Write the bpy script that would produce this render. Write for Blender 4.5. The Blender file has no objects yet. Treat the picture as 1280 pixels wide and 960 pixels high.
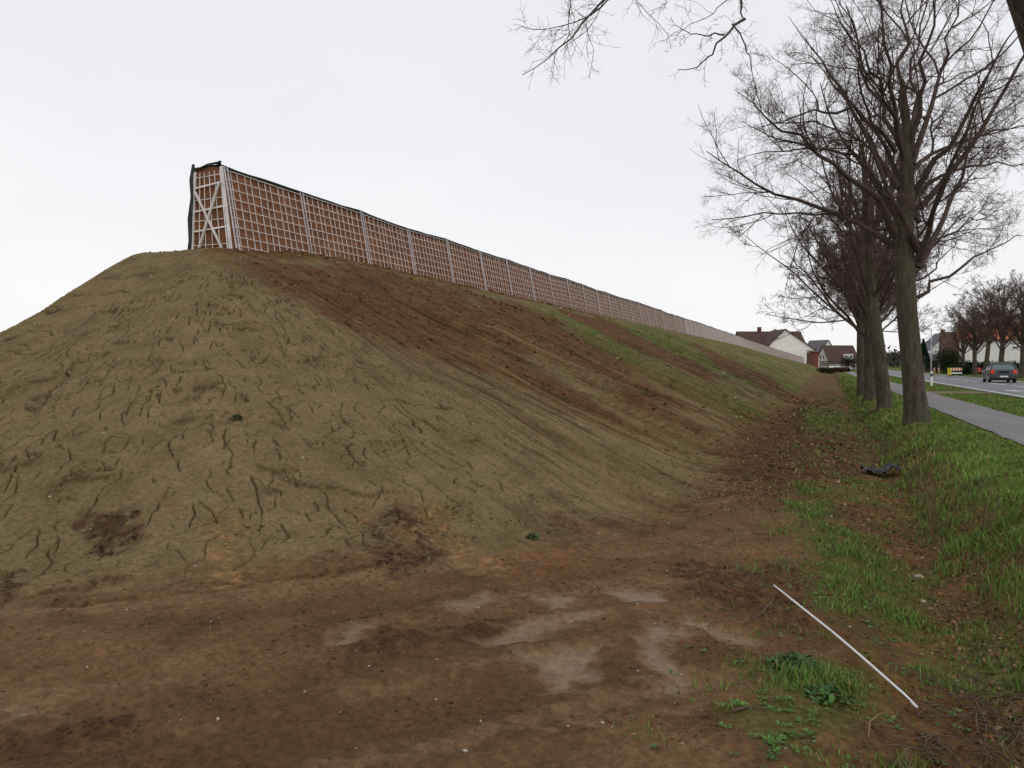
import bpy, math, random
import numpy as np
from mathutils import Vector, Matrix

# ------------------------------------------------------------------ camera, sky, sun, exposure
scene = bpy.context.scene
COL = scene.collection
EYE = 1.30
YAW = math.radians(20.8)
cam_data = bpy.data.cameras.new('camera'); cam = bpy.data.objects.new('camera', cam_data); COL.objects.link(cam)
cam.location = (0, 0, EYE); cam.rotation_euler = (math.radians(90 - 1.33), 0, YAW)
cam_data.sensor_width = 36; cam_data.lens = 29.1; cam_data.clip_end = 9000; cam_data.clip_start = 0.05
scene.camera = cam

SUN_EL, SUN_AZ = math.radians(38), math.radians(125)     # azimuth clockwise from +Y
world = bpy.data.worlds.new('World'); scene.world = world; world.use_nodes = True
wn, wl = world.node_tree.nodes, world.node_tree.links
wn.clear()
w_out = wn.new('ShaderNodeOutputWorld'); w_bg = wn.new('ShaderNodeBackground'); w_bg.inputs['Strength'].default_value = 0.1
sky = wn.new('ShaderNodeTexSky'); sky.sky_type = 'NISHITA'; sky.sun_disc = False
sky.sun_elevation = SUN_EL; sky.sun_rotation = SUN_AZ; sky.dust_density = 4
tc = wn.new('ShaderNodeTexCoord'); sep = wn.new('ShaderNodeSeparateXYZ')
wl.new(tc.outputs['Generated'], sep.inputs[0])
ramp = wn.new('ShaderNodeValToRGB')                      # overcast layer: brighter towards the horizon
ramp.color_ramp.elements[0].position = 0.0; ramp.color_ramp.elements[0].color = (0.97, 0.965, 0.955, 1)
ramp.color_ramp.elements[1].position = 0.9; ramp.color_ramp.elements[1].color = (0.74, 0.755, 0.80, 1)
e = ramp.color_ramp.elements.new(0.34); e.color = (0.84, 0.845, 0.875, 1)
nz = wn.new('ShaderNodeTexNoise'); nz.inputs['Scale'].default_value = 1.6; nz.inputs['Detail'].default_value = 4
mp = wn.new('ShaderNodeMapping'); mp.inputs['Scale'].default_value = (1, 1, 2.6)
wl.new(tc.outputs['Generated'], mp.inputs[0]); wl.new(mp.outputs[0], nz.inputs['Vector'])
ad = wn.new('ShaderNodeMath'); ad.operation = 'MULTIPLY_ADD'; ad.inputs[1].default_value = 0.70; 
wl.new(nz.outputs['Fac'], ad.inputs[0])
ml = wn.new('ShaderNodeMath'); ml.operation = 'SUBTRACT'; ml.inputs[1].default_value = 0.34
wl.new(sep.outputs['Z'], ml.inputs[0]); wl.new(ml.outputs[0], ad.inputs[2])
wl.new(ad.outputs[0], ramp.inputs[0])
sc = wn.new('ShaderNodeVectorMath'); sc.operation = 'SCALE'; sc.inputs['Scale'].default_value = 10.7
wl.new(ramp.outputs[0], sc.inputs[0])
mx = wn.new('ShaderNodeMix'); mx.data_type = 'RGBA'; mx.inputs[0].default_value = 0.94
wl.new(sky.outputs[0], mx.inputs[6]); wl.new(sc.outputs[0], mx.inputs[7])
wl.new(mx.outputs[2], w_bg.inputs['Color']); wl.new(w_bg.outputs[0], w_out.inputs['Surface'])

sun_d = bpy.data.lights.new('sun', 'SUN'); sun_d.energy = 0.6; sun_d.angle = math.radians(14); sun_d.color = (1, 0.95, 0.88)
sun = bpy.data.objects.new('sun', sun_d); COL.objects.link(sun)
sd = Vector((math.sin(SUN_AZ) * math.cos(SUN_EL), math.cos(SUN_AZ) * math.cos(SUN_EL), math.sin(SUN_EL)))
sun.rotation_euler = sd.to_track_quat('Z', 'Y').to_euler(); sun.location = (20, -20, 60)

scene.view_settings.view_transform = 'Standard'; scene.view_settings.look = 'None'
scene.view_settings.exposure = 0.0; scene.view_settings.gamma = 1.0
try: scene.view_settings.use_curve_mapping = False
except Exception: pass
scene.render.engine = 'CYCLES'
# ------------------------------------------------------------------ noise in numpy
_r = np.random.RandomState(11)
PERM = _r.permutation(4096).astype(np.int64)
_ga = _r.rand(4096) * 2 * np.pi
GX, GY = np.cos(_ga), np.sin(_ga)
VAL = _r.rand(4096)
def _h(ix, iy, seed=0):
    return PERM[(PERM[(ix + seed * 131) & 4095] + iy) & 4095]
def noise(x, y, seed=0):
    x = np.asarray(x, float); y = np.asarray(y, float)
    ix = np.floor(x).astype(np.int64); iy = np.floor(y).astype(np.int64)
    fx = x - ix; fy = y - iy
    u = fx*fx*fx*(fx*(fx*6-15)+10); v = fy*fy*fy*(fy*(fy*6-15)+10)
    def g(i, j):
        h = _h(ix+i, iy+j, seed); return GX[h]*(fx-i) + GY[h]*(fy-j)
    a = g(0,0)*(1-u) + g(1,0)*u; b = g(0,1)*(1-u) + g(1,1)*u
    return (a*(1-v) + b*v) * 1.5
def fbm(x, y, oct=4, seed=0, gain=0.5):
    s = 0; a = 1; n = 0
    for k in range(oct):
        s = s + a*noise(x*2**k + 17.3*k, y*2**k - 9.1*k, seed+k); n += a; a *= gain
    return s / n
def worley(x, y, seed=0):
    ix = np.floor(x).astype(np.int64); iy = np.floor(y).astype(np.int64)
    f1 = np.full(np.shape(x), 9.0); f2 = f1.copy(); idv = np.zeros(np.shape(x))
    for i in (-1,0,1):
        for j in (-1,0,1):
            h = _h(ix+i, iy+j, seed)
            d = np.hypot(ix+i+VAL[h]-x, iy+j+VAL[(h*7+3)&4095]-y)
            m = d < f1
            f2 = np.where(m, f1, np.minimum(f2, d)); idv = np.where(m, VAL[(h*13+5)&4095], idv); f1 = np.where(m, d, f1)
    return f1, f2, idv
def sst(a, b, x):
    t = np.clip((x-a)/(b-a), 0, 1); return t*t*(3-2*t)
def smax(a, b, k):
    h = np.clip(0.5 + 0.5*(a-b)/k, 0, 1); return b*(1-h) + a*h + k*h*(1-h)

# ------------------------------------------------------------------ the lie of the land
CREST = 4.07; MPHI = [0.437, 0.40, 0.365, 0.44, 0.77, 1.25, 1.5]
EY0 = 14.1; XBW = 1.8
def x_front(Y):  return -12.0 + 7.2*sst(128, 228, Y)
def crest_z(Y):  return CREST - 0.34*(1-sst(13.6, 18.2, Y)) - 2.55*sst(120, 228, Y) - 4*sst(232, 250, Y)
def emb_coords(X, Y):
    xf = x_front(Y); xb = xf - XBW
    dx = np.maximum(np.maximum(X-xf, xb-X), 0); dy = np.maximum(EY0-Y, 0)
    s = np.hypot(dx, dy)
    side = np.where(X > (xf+xb)/2, 1.0, -1.0)
    phi = np.arctan2(dy, side*dx + 1e-6)
    t = np.where(side > 0, Y, 2*EY0 - Y)
    t = np.where(Y >= EY0, np.where(side > 0, Y, EY0 - np.pi*6 - (Y-EY0)), EY0 - phi*6.0)
    return s, t, phi
def base_height(X, Y):
    """big shapes only"""
    wob = 0.25*noise(Y*0.13, X*0+3.3, 5) 
    xd = 0.92 + wob*0.6
    near = sst(1.0, 4.5, Y)
    nb = 0.10*fbm(X*0.25, Y*0.25, 3, 2)
    flat = -0.36 + nb*0.5
    # ditch side
    prof = np.interp(X - (xd-0.92), [-60,-2.2,-0.9,0.1,0.62,0.92,1.2,1.6,2.1,2.8,400], [0,0,-0.03,-0.11,-0.24,-0.29,-0.18,0.10,0.26,0.335,0.335])
    dfac = 0.55 + 0.45*sst(3, 8, Y)
    z = flat*(1-sst(1.2,2.2,X)) + (-0.36)*sst(1.2,2.2,X) + np.where(prof < 0, prof*dfac, prof)
    s, t, phi = emb_coords(X, Y)
    m = np.interp(phi, np.radians([0, 20, 50, 75, 100, 125, 180]), MPHI)
    top = crest_z(Y)
    sr = np.sqrt(s*s + 0.55**2) - 0.55          # rounded shoulder
    e = top + 0.12*noise(t*0.35, s*0.35, 8)*sst(0.3, 3, s) - m*sr*(1 + 0.03*noise(t*0.2, s*0.1, 9))
    toe = 0.18 + 0.10*noise(X*0.5, Y*0.5, 21)
    z = smax(e, z, toe)
    return z
# soil patches on the ground, outlines in metres (x, y)
PATCHES = [
 ('brown', 0.5, [(-11.14, 13.74), (-10.8, 16.12), (-10.78, 22.91), (-8.67, 20.42), (-7.1, 18.69), (-5.58, 17.72), (-5.89, 16.47), (-4.94, 15.68), (-3.64, 14.72), (-2.51, 14.46), (-3.47, 13.74), (-4.41, 13.99), (-5.27, 13.09), (-6.25, 12.63), (-7.29, 11.91), (-8.24, 11.94), (-10.11, 12.97)]),
 ('brown', 0.9, [(-11.03, 24.02), (-9.46, 26.42), (-6.11, 24.15), (-2.14, 16.35), (-2.41, 15.59), (-3.87, 16.65), (-5.42, 17.2), (-7.27, 18.07)]),
 ('brown', 0.3, [(-10.42, 32.0), (-10.35, 40.93), (-4.08, 34.79), (-3.95, 29.03), (-7.05, 30.3)]),
 ('brown', 0.3, [(-9.09, 58.67), (-3.57, 56.55), (-1.16, 41.52), (-2.04, 37.71), (-4.92, 41.88)]),
 ('green', 1.1, [(-9.37, 24.66), (-9.17, 31.19), (-5.67, 34.48), (-1.61, 25.64), (-2.08, 23.23), (-4.94, 25.56), (-7.72, 24.5)]),
 ('green', 1.1, [(-11.48, 53.9), (-7.24, 61.64), (-1.41, 50.23), (-1.31, 35.68), (-4.08, 34.79)]),
 ('green', 0.9, [(-10.52, 38.47), (-9.87, 46.34), (-5.32, 42.03), (-4.88, 33.6), (-6.94, 32.58)]),
 ('green', 0.9, [(-0.96, 34.23), (-0.09, 39.41), (0.67, 28.87), (0.15, 22.48), (-0.46, 24.05)]),
 ('clod', 0.12, [(-3.99, 6.94), (-3.84, 7.4), (-3.49, 7.4), (-3.12, 6.53), (-2.97, 5.85), (-3.25, 5.72), (-3.74, 6.35)]),
 ('clod', 0.1, [(-6.3, 5.54), (-5.84, 5.73), (-5.54, 5.52), (-5.39, 5.24), (-5.73, 5.16)]),
 ('clod', 0.1, [(-5.64, 4.43), (-5.37, 4.09), (-5.95, 4.53), (-5.99, 4.7)]),
 ('dark', 0.5, [(-1.52, 13.58), (-1.36, 21.64), (-0.82, 42.29), (0.47, 19.99), (0.71, 14.73), (-0.35, 13.0), (-0.7, 11.27)]),
 ('rust', 0.08, [(-5.8, 5.98), (-5.62, 6.08), (-5.45, 5.87), (-5.6, 5.81)]),
 ('rust', 0.08, [(-4.31, 6.96), (-4.17, 7.1), (-3.95, 6.79), (-4.01, 6.54)]),
 ('rust', 0.15, [(-2.64, 6.75), (-2.11, 7.19), (-1.74, 6.89), (-2.0, 6.37), (-2.16, 5.69)]),
 ('tan', 0.12, [(-3.83, 7.3), (-3.65, 7.47), (-2.83, 6.66), (-2.28, 6.01), (-2.62, 6.01), (-3.3, 6.67)]),
 ('tan', 0.1, [(-5.12, 5.98), (-4.87, 6.0), (-4.12, 5.07), (-4.24, 4.91)]),
 ('tan', 0.1, [(-3.74, 6.87), (-3.3, 6.42), (-3.39, 6.37), (-3.83, 6.89)]),
 ('silt', 0.1, [(-1.95, 4.6), (-1.83, 4.96), (-1.64, 5.22), (-1.4, 5.46), (-1.36, 5.37), (-1.57, 5.16), (-1.57, 4.99), (-1.68, 4.7), (-1.87, 4.51)]),
 ('silt', 0.1, [(-1.68, 4.43), (-1.5, 4.45), (-1.45, 4.62), (-1.31, 4.82), (-1.25, 4.66), (-1.23, 4.33), (-1.23, 4.04), (-1.32, 4.06), (-1.47, 4.3)]),
 ('silt', 0.1, [(-1.07, 5.08), (-0.94, 5.33), (-0.82, 5.2), (-0.9, 4.96), (-0.86, 4.76), (-0.68, 4.46), (-0.67, 4.26), (-0.76, 4.28), (-0.88, 4.61), (-1.0, 4.83)]),
 ('silt', 0.1, [(-0.92, 5.49), (-0.8, 5.57), (-0.63, 5.43), (-0.42, 5.34), (-0.43, 5.21), (-0.66, 5.25)]),
 ('silt', 0.1, [(-2.76, 4.22), (-2.81, 4.53), (-2.68, 4.66), (-2.68, 4.5), (-2.67, 4.22)]),
 ('silt', 0.1, [(-2.41, 5.11), (-2.24, 5.5), (-2.18, 5.37), (-2.31, 5.09)]),
 ('silt', 0.1, [(-1.49, 5.9), (-1.17, 6.11), (-1.06, 5.83), (-1.29, 5.81)]),
 ('silt', 0.1, [(-1.95, 5.62), (-1.67, 5.69), (-1.66, 5.45), (-1.77, 5.44)]),
 ('silt', 0.1, [(-3.69, 2.8), (-3.61, 2.87), (-3.42, 2.84), (-3.53, 2.76)]),
 ('dark', 0.12, [(-0.62, 3.91), (-0.46, 4.03), (-0.43, 3.91), (-0.59, 3.84)]),
 ('dark', 0.15, [(-2.55, 4.47), (-1.9, 5.01), (-1.82, 4.79), (-2.28, 4.19), (-2.48, 3.84), (-2.58, 4.07)]),
 ('dark', 0.15, [(-3.41, 2.59), (-3.35, 2.78), (-3.06, 2.92), (-2.87, 2.78), (-3.04, 2.6), (-3.23, 2.45)]),
 ('dark', 0.2, [(-1.11, 7.22), (-0.14, 7.75), (-0.06, 6.8), (-0.24, 5.58), (-0.68, 5.89), (-1.08, 6.65)]),
 ('grass', 0.25, [(-0.08, 8.25), (0.57, 8.69), (0.76, 7.75), (0.57, 6.37), (0.29, 5.84), (0.05, 6.37), (-0.13, 7.32)]),
 ('grass', 0.2, [(-0.35, 13.0), (0.08, 10.63), (0.21, 8.5), (-0.08, 8.25), (-0.36, 10.21)]),
 ('grass', 0.25, [(-0.96, 34.23), (0.85, 36.83), (0.55, 23.86), (-0.43, 22.76)]),
 ('grass', 0.15, [(-0.36, 4.83), (-0.13, 5.03), (-0.1, 4.53), (-0.26, 4.33)]),
 ('grass', 0.2, [(-0.13, 5.03), (0.13, 5.2), (0.2, 4.63), (0.21, 4.04), (-0.03, 3.97), (-0.18, 4.27)]),
 ('grass', 0.3, [(1.64, 72.39), (3.46, 62.37), (1.25, 19.44), (0.8, 25.54)]),
 ('grass', 0.15, [(-0.39, 4.07), (-0.19, 4.37), (-0.09, 3.7), (-0.31, 3.6)]),
]
# ------------------------------------------------------------------ helpers
def mesh_np(name, V, F, cols=None, wet=None, smooth=True, mats=(), parent=None, uvw=None):
    """V (n,3); F (m,k) with k = 3 or 4, or a list of such arrays"""
    Fs = F if isinstance(F, list) else [F]
    me = bpy.data.meshes.new(name)
    V = np.asarray(V, np.float32)
    me.vertices.add(len(V)); me.vertices.foreach_set('co', V.ravel())
    loops = np.concatenate([np.asarray(f).ravel() for f in Fs]).astype(np.int32)
    tot = np.concatenate([np.full(len(f), np.asarray(f).shape[1], np.int32) for f in Fs])
    st = np.concatenate([[0], np.cumsum(tot)[:-1]]).astype(np.int32)
    me.loops.add(len(loops)); me.loops.foreach_set('vertex_index', loops)
    me.polygons.add(len(tot)); me.polygons.foreach_set('loop_start', st)
    try: me.polygons.foreach_set('loop_total', tot)
    except Exception: pass
    me.polygons.foreach_set('use_smooth', np.full(len(tot), smooth))
    if cols is not None:
        a = me.color_attributes.new('albedo', 'FLOAT_COLOR', 'POINT')
        c = np.ones((len(V), 4), np.float32); c[:, :3] = cols
        a.data.foreach_set('color', c.ravel())
    if wet is not None:
        a = me.attributes.new('wet', 'FLOAT', 'POINT'); a.data.foreach_set('value', np.asarray(wet, np.float32))
    for m in mats: me.materials.append(m)
    me.update(calc_edges=True); me.validate()
    o = bpy.data.objects.new(name, me); COL.objects.link(o)
    if parent: o.parent = parent
    return o
def tag(o, label=None, cat=None, group=None, kind=None):
    if label: o['label'] = label
    if cat: o['category'] = cat
    if group: o['group'] = group
    if kind: o['kind'] = kind
    return o
def empty(name, loc=(0,0,0), rz=0):
    o = bpy.data.objects.new(name, None); COL.objects.link(o); o.location = loc; o.rotation_euler = (0,0,rz)
    o.empty_display_size = 0.3
    return o
def copy_tree(o, parent=None):
    c = o.copy(); COL.objects.link(c); c.parent = parent
    for ch in [x for x in bpy.data.objects if x.parent == o]: copy_tree(ch, c)
    return c

class MB:
    """collects simple solids, then links them as one mesh"""
    def __init__(s): s.V = []; s.F = []; s.M = []; s.n = 0
    def add(s, V, F, m=0):
        V = [tuple(v) for v in V]
        s.V += V; s.F += [tuple(i + s.n for i in f) for f in F]; s.M += [m]*len(F); s.n += len(V)
    def hexa(s, P, m=0):   # 8 corners: bottom 4 ccw, top 4 ccw
        s.add(P, [(3,2,1,0),(4,5,6,7),(0,1,5,4),(1,2,6,5),(2,3,7,6),(3,0,4,7)], m)
    def box(s, x0, x1, y0, y1, z0, z1, m=0):
        s.hexa([(x0,y0,z0),(x1,y0,z0),(x1,y1,z0),(x0,y1,z0),(x0,y0,z1),(x1,y0,z1),(x1,y1,z1),(x0,y1,z1)], m)
    def bar(s, a, b, w, h=None, up=(0,0,1), m=0):
        a = Vector(a); b = Vector(b); h = h or w; d = (b-a).normalized(); u = Vector(up)
        if abs(d.dot(u)) > 0.95: u = Vector((1,0,0))
        r = d.cross(u).normalized(); u = r.cross(d)
        P = []
        for q in (a, b):
            for (i, j) in ((-1,-1),(1,-1),(1,1),(-1,1)): P.append(q + r*i*w/2 + u*j*h/2)
        s.add(P, [(0,1,2,3),(7,6,5,4),(0,4,5,1),(1,5,6,2),(2,6,7,3),(3,7,4,0)], m)
    def prism(s, poly, axis, a, b, m=0):   # poly in the two other axes
        def pt(p, q): return {0:(q,p[0],p[1]), 1:(p[0],q,p[1]), 2:(p[0],p[1],q)}[axis]
        n = len(poly)
        s.add([pt(p,a) for p in poly] + [pt(p,b) for p in poly],
              [tuple(range(n))[::-1], tuple(range(n, 2*n))] + [(i,(i+1)%n,(i+1)%n+n,i+n) for i in range(n)], m)
    def tube(s, pts, rad, sides=8, m=0, cap=True):
        pts = [Vector(p) for p in pts]; n = len(pts)
        if not hasattr(rad, '__len__'): rad = [rad]*n
        V = []
        for i, p in enumerate(pts):
            d = (pts[min(i+1,n-1)] - pts[max(i-1,0)]).normalized()
            ref = Vector((0.13,0.31,0.94)) if abs(d.z) < 0.9 else Vector((1,0.1,0))
            u = d.cross(ref).normalized(); v = d.cross(u)
            for k in range(sides):
                a = 2*math.pi*k/sides; V.append(p + (u*math.cos(a)+v*math.sin(a))*rad[i])
        F = [(i*sides+k, i*sides+(k+1)%sides, (i+1)*sides+(k+1)%sides, (i+1)*sides+k) for i in range(n-1) for k in range(sides)]
        if cap: F += [tuple(range(sides))[::-1], tuple(range((n-1)*sides, n*sides))]
        s.add(V, F, m)
    def build(s, name, mats, parent=None, smooth=False, bevel=0, loc=None):
        me = bpy.data.meshes.new(name); me.from_pydata(s.V, [], s.F)
        mats = mats if isinstance(mats, (list, tuple)) else [mats]
        for m in mats: me.materials.append(m)
        me.polygons.foreach_set('material_index', s.M)
        if smooth: me.polygons.foreach_set('use_smooth', [True]*len(s.F))
        import bmesh
        bm = bmesh.new(); bm.from_mesh(me); bmesh.ops.recalc_face_normals(bm, faces=bm.faces)
        bm.to_mesh(me); bm.free()
        me.update(); o = bpy.data.objects.new(name, me); COL.objects.link(o)
        if parent: o.parent = parent
        if loc: o.location = loc
        if bevel:
            b = o.modifiers.new('bevel', 'BEVEL'); b.width = bevel; b.segments = 2; b.limit_method = 'ANGLE'
        return o

# ------------------------------------------------------------------ materials
def mat(name, col, rough=0.8, metal=0.0, var=0.25, scale=6.0, bump=0.0, bscale=None, col2=None, emit=None, spec=0.3, stretch=None, alpha=None):
    m = bpy.data.materials.new(name); m.use_nodes = True; n, l = m.node_tree.nodes, m.node_tree.links
    b = n['Principled BSDF']; b.inputs['Roughness'].default_value = rough; b.inputs['Metallic'].default_value = metal
    b.inputs['Specular IOR Level'].default_value = spec
    tc = n.new('ShaderNodeTexCoord'); src = tc.outputs['Object']
    if stretch:
        mp = n.new('ShaderNodeMapping'); mp.inputs['Scale'].default_value = stretch; l.new(src, mp.inputs[0]); src = mp.outputs[0]
    t = n.new('ShaderNodeTexNoise'); t.inputs['Scale'].default_value = scale; t.inputs['Detail'].default_value = 6; t.inputs['Roughness'].default_value = 0.65
    l.new(src, t.inputs['Vector'])
    r = n.new('ShaderNodeValToRGB'); c2 = col2 or tuple(c*(1-var) for c in col); c1 = col if col2 else tuple(min(1, c*(1+var)) for c in col)
    r.color_ramp.elements[0].position = 0.32; r.color_ramp.elements[0].color = (*c2, 1)
    r.color_ramp.elements[1].position = 0.68; r.color_ramp.elements[1].color = (*c1, 1)
    l.new(t.outputs['Fac'], r.inputs[0]); l.new(r.outputs[0], b.inputs['Base Color'])
    if bump:
        t2 = n.new('ShaderNodeTexNoise'); t2.inputs['Scale'].default_value = bscale or scale*4; t2.inputs['Detail'].default_value = 5
        l.new(src, t2.inputs['Vector'])
        bp = n.new('ShaderNodeBump'); bp.inputs['Strength'].default_value = 0.7; bp.inputs['Distance'].default_value = bump
        l.new(t2.outputs['Fac'], bp.inputs['Height']); l.new(bp.outputs[0], b.inputs['Normal'])
    if emit:
        b.inputs['Emission Color'].default_value = (*emit[0], 1); b.inputs['Emission Strength'].default_value = emit[1]
    return m
def vmat(name, bump=0.020, scale=22.0, var=0.5, rough=0.95, both=False, spec=0.06, patch=0.0):
    """soil / plants: base colour from the mesh's own albedo map, fine grain and bump procedural"""
    m = bpy.data.materials.new(name); m.use_nodes = True; n, l = m.node_tree.nodes, m.node_tree.links
    b = n['Principled BSDF']; b.inputs['Specular IOR Level'].default_value = spec
    at = n.new('ShaderNodeAttribute'); at.attribute_name = 'albedo'
    wt = n.new('ShaderNodeAttribute'); wt.attribute_name = 'wet'
    geo = n.new('ShaderNodeTexCoord')
    t = n.new('ShaderNodeTexNoise'); t.inputs['Scale'].default_value = scale; t.inputs['Detail'].default_value = 8; t.inputs['Roughness'].default_value = 0.7
    l.new(geo.outputs['Object'], t.inputs['Vector'])
    mr = n.new('ShaderNodeMapRange'); mr.inputs['From Min'].default_value = 0.3; mr.inputs['From Max'].default_value = 0.7
    mr.inputs['To Min'].default_value = 1-var; mr.inputs['To Max'].default_value = 1+var
    l.new(t.outputs['Fac'], mr.inputs['Value'])
    sc = n.new('ShaderNodeVectorMath'); sc.operation = 'SCALE'; l.new(at.outputs['Color'], sc.inputs[0]); l.new(mr.outputs[0], sc.inputs['Scale'])
    l.new(sc.outputs[0], b.inputs['Base Color'])
    r = n.new('ShaderNodeMapRange'); r.inputs['To Min'].default_value = rough; r.inputs['To Max'].default_value = 0.28
    l.new(wt.outputs['Fac'], r.inputs['Value']); l.new(r.outputs[0], b.inputs['Roughness'])
    if bump:
        t2 = n.new('ShaderNodeTexNoise'); t2.inputs['Scale'].default_value = scale*1.7; t2.inputs['Detail'].default_value = 9; t2.inputs['Roughness'].default_value = 0.72
        l.new(geo.outputs['Object'], t2.inputs['Vector'])
        bp = n.new('ShaderNodeBump'); bp.inputs['Distance'].default_value = bump
        r2 = n.new('ShaderNodeMapRange'); r2.inputs['To Min'].default_value = 1.0; r2.inputs['To Max'].default_value = 0.08
        l.new(wt.outputs['Fac'], r2.inputs['Value']); l.new(r2.outputs[0], bp.inputs['Strength'])
        l.new(t2.outputs['Fac'], bp.inputs['Height']); l.new(bp.outputs[0], b.inputs['Normal'])
    return m

# ------------------------------------------------------------------ ground: patches, fine relief, colour of the soil
def poly_mask(X, Y, poly, soft, warp):
    out = np.zeros(X.shape)
    P = np.array(poly); lo = P.min(0) - soft*3 - 0.3; hi = P.max(0) + soft*3 + 0.3
    sel = np.where((X > lo[0]) & (X < hi[0]) & (Y > lo[1]) & (Y < hi[1]))[0]
    if len(sel) == 0: return out
    x, y = X[sel], Y[sel]
    x = x + warp*fbm(x*1.3/soft*0.3, y*1.3/soft*0.3, 4, 31); y = y + warp*fbm(x*1.3/soft*0.3+50, y*1.3/soft*0.3, 4, 37)
    inside = np.zeros(x.shape, bool); dist = np.full(x.shape, 99.0)
    n = len(P)
    for i in range(n):
        a, b = P[i], P[(i+1) % n]
        c = ((a[1] > y) != (b[1] > y)) & (x < (b[0]-a[0])*(y-a[1])/(b[1]-a[1]+1e-9) + a[0]); inside ^= c
        ab = b-a; tt = np.clip(((x-a[0])*ab[0] + (y-a[1])*ab[1])/(ab@ab+1e-9), 0, 1)
        dist = np.minimum(dist, np.hypot(x-a[0]-tt*ab[0], y-a[1]-tt*ab[1]))
    sd = np.where(inside, dist, -dist)
    out[sel] = sst(-soft, soft*0.6, sd)
    return out
def masks(X, Y):
    M = {}
    for kind, soft, poly in PATCHES:
        w = poly_mask(X, Y, poly, soft, soft*1.8)
        M[kind] = np.maximum(M.get(kind, 0), w)
    return M
def line_noise(u, v, su, sv, seed):
    """soft indicator of being within wd of the zero lines of a noise field"""
    e = 1e-2
    n0 = fbm(u, v, 2, seed)
    gx = (fbm(u+e, v, 2, seed)-n0)/e; gy = (fbm(u, v+e, 2, seed)-n0)/e
    gm_ = np.hypot(gx*su, gy*sv)
    return np.abs(n0)/(gm_+1e-3), sst(0.35, 0.8, np.hypot(gx, gy))
def terrain(X, Y, full=True):
    X = np.asarray(X, float); Y = np.asarray(Y, float)
    base = base_height(X, Y)
    s, t, phi = emb_coords(X, Y)
    D = np.hypot(X, Y) + 0.1
    M = masks(X, Y)
    g = lambda k: M.get(k, np.zeros(X.shape))
    # how far up the slope (0 = flat ground) and which side
    s_toe = np.interp(t, [0, 8, 10.2, 11.2, 12, 15, 60, 130, 228], [12.2, 12.2, 12.05, 11.8, 11.2, 10.7, 10.9, 10.9, 6])
    dt_ = s_toe - s + 0.45*fbm(X*0.9, Y*0.9, 4, 77)
    up = sst(-0.12, 0.16, dt_)*(X < 0.2)
    bank = sst(1.15, 2.2, X)*(Y > -50)
    hi = np.exp(-D/30.0)
    z = base.copy()
    cone = sst(12.6, 9.6, t + 0.8*noise(X*0.5, Y*0.5, 3))       # 1 on the rounded end
    # rills running straight down the long face
    tw = t + 0.18*noise(t*0.3, s*0.22, 40)
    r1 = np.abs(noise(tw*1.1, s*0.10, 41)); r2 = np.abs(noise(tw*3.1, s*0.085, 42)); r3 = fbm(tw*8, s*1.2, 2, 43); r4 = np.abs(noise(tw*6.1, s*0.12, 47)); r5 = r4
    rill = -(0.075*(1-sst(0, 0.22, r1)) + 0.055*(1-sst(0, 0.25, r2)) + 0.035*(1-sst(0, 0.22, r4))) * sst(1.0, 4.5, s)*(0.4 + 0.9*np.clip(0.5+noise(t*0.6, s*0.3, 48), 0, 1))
    z += up*(1-cone*0.85)*(rill + 0.012*r3*hi)
    # cracks and slumps in the clay of the end
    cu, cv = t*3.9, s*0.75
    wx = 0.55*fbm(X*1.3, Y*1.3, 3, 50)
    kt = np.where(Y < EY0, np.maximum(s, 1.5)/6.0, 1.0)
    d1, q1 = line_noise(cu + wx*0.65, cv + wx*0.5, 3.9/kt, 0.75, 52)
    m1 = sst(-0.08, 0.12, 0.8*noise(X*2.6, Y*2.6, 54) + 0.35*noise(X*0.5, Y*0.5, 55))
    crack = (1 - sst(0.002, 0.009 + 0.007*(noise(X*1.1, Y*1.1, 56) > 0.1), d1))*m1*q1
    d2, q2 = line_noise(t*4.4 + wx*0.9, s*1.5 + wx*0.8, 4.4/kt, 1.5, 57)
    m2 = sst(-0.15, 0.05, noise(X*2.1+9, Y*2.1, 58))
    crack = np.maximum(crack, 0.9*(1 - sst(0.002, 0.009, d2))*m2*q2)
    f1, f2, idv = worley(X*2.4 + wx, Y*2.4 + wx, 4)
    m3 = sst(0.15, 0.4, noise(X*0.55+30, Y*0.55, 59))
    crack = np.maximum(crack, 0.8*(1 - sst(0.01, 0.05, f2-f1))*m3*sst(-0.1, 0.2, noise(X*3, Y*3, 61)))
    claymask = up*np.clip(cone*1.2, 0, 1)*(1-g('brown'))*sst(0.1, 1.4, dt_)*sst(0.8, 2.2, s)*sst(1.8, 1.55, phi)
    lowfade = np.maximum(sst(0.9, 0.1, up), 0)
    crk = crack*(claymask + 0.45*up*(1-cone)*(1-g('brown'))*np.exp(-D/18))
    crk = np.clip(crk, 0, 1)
    z -= 0.034*crk
    # slump ledges across the slope
    ln = fbm(t*0.55 + 5 + 0.2*wx, s*1.1 + 0.3*wx, 4, 62)
    gr2 = 0.9
    led = np.tanh(ln/0.025)*sst(0.0, 0.22, noise(X*0.8, Y*0.8+20, 63))
    z += 0.032*led*up*cone*sst(1.8, 4, s)*sst(1.75, 1.45, phi)
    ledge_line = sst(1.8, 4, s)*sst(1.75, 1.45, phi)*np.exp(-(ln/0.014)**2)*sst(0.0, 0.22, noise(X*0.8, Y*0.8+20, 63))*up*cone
    # general lumpiness
    z += up*(0.05*fbm(X*0.8, Y*0.8, 3, 64) + 0.010*fbm(X*3.5, Y*3.5, 4, 65) + 0.005*fbm(X*14, Y*14, 3, 66)*hi)
    # crumbly strip of turned soil under the wall and at the toe
    f1c, f2c, idc = worley(X*9, Y*9, 7)
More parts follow.
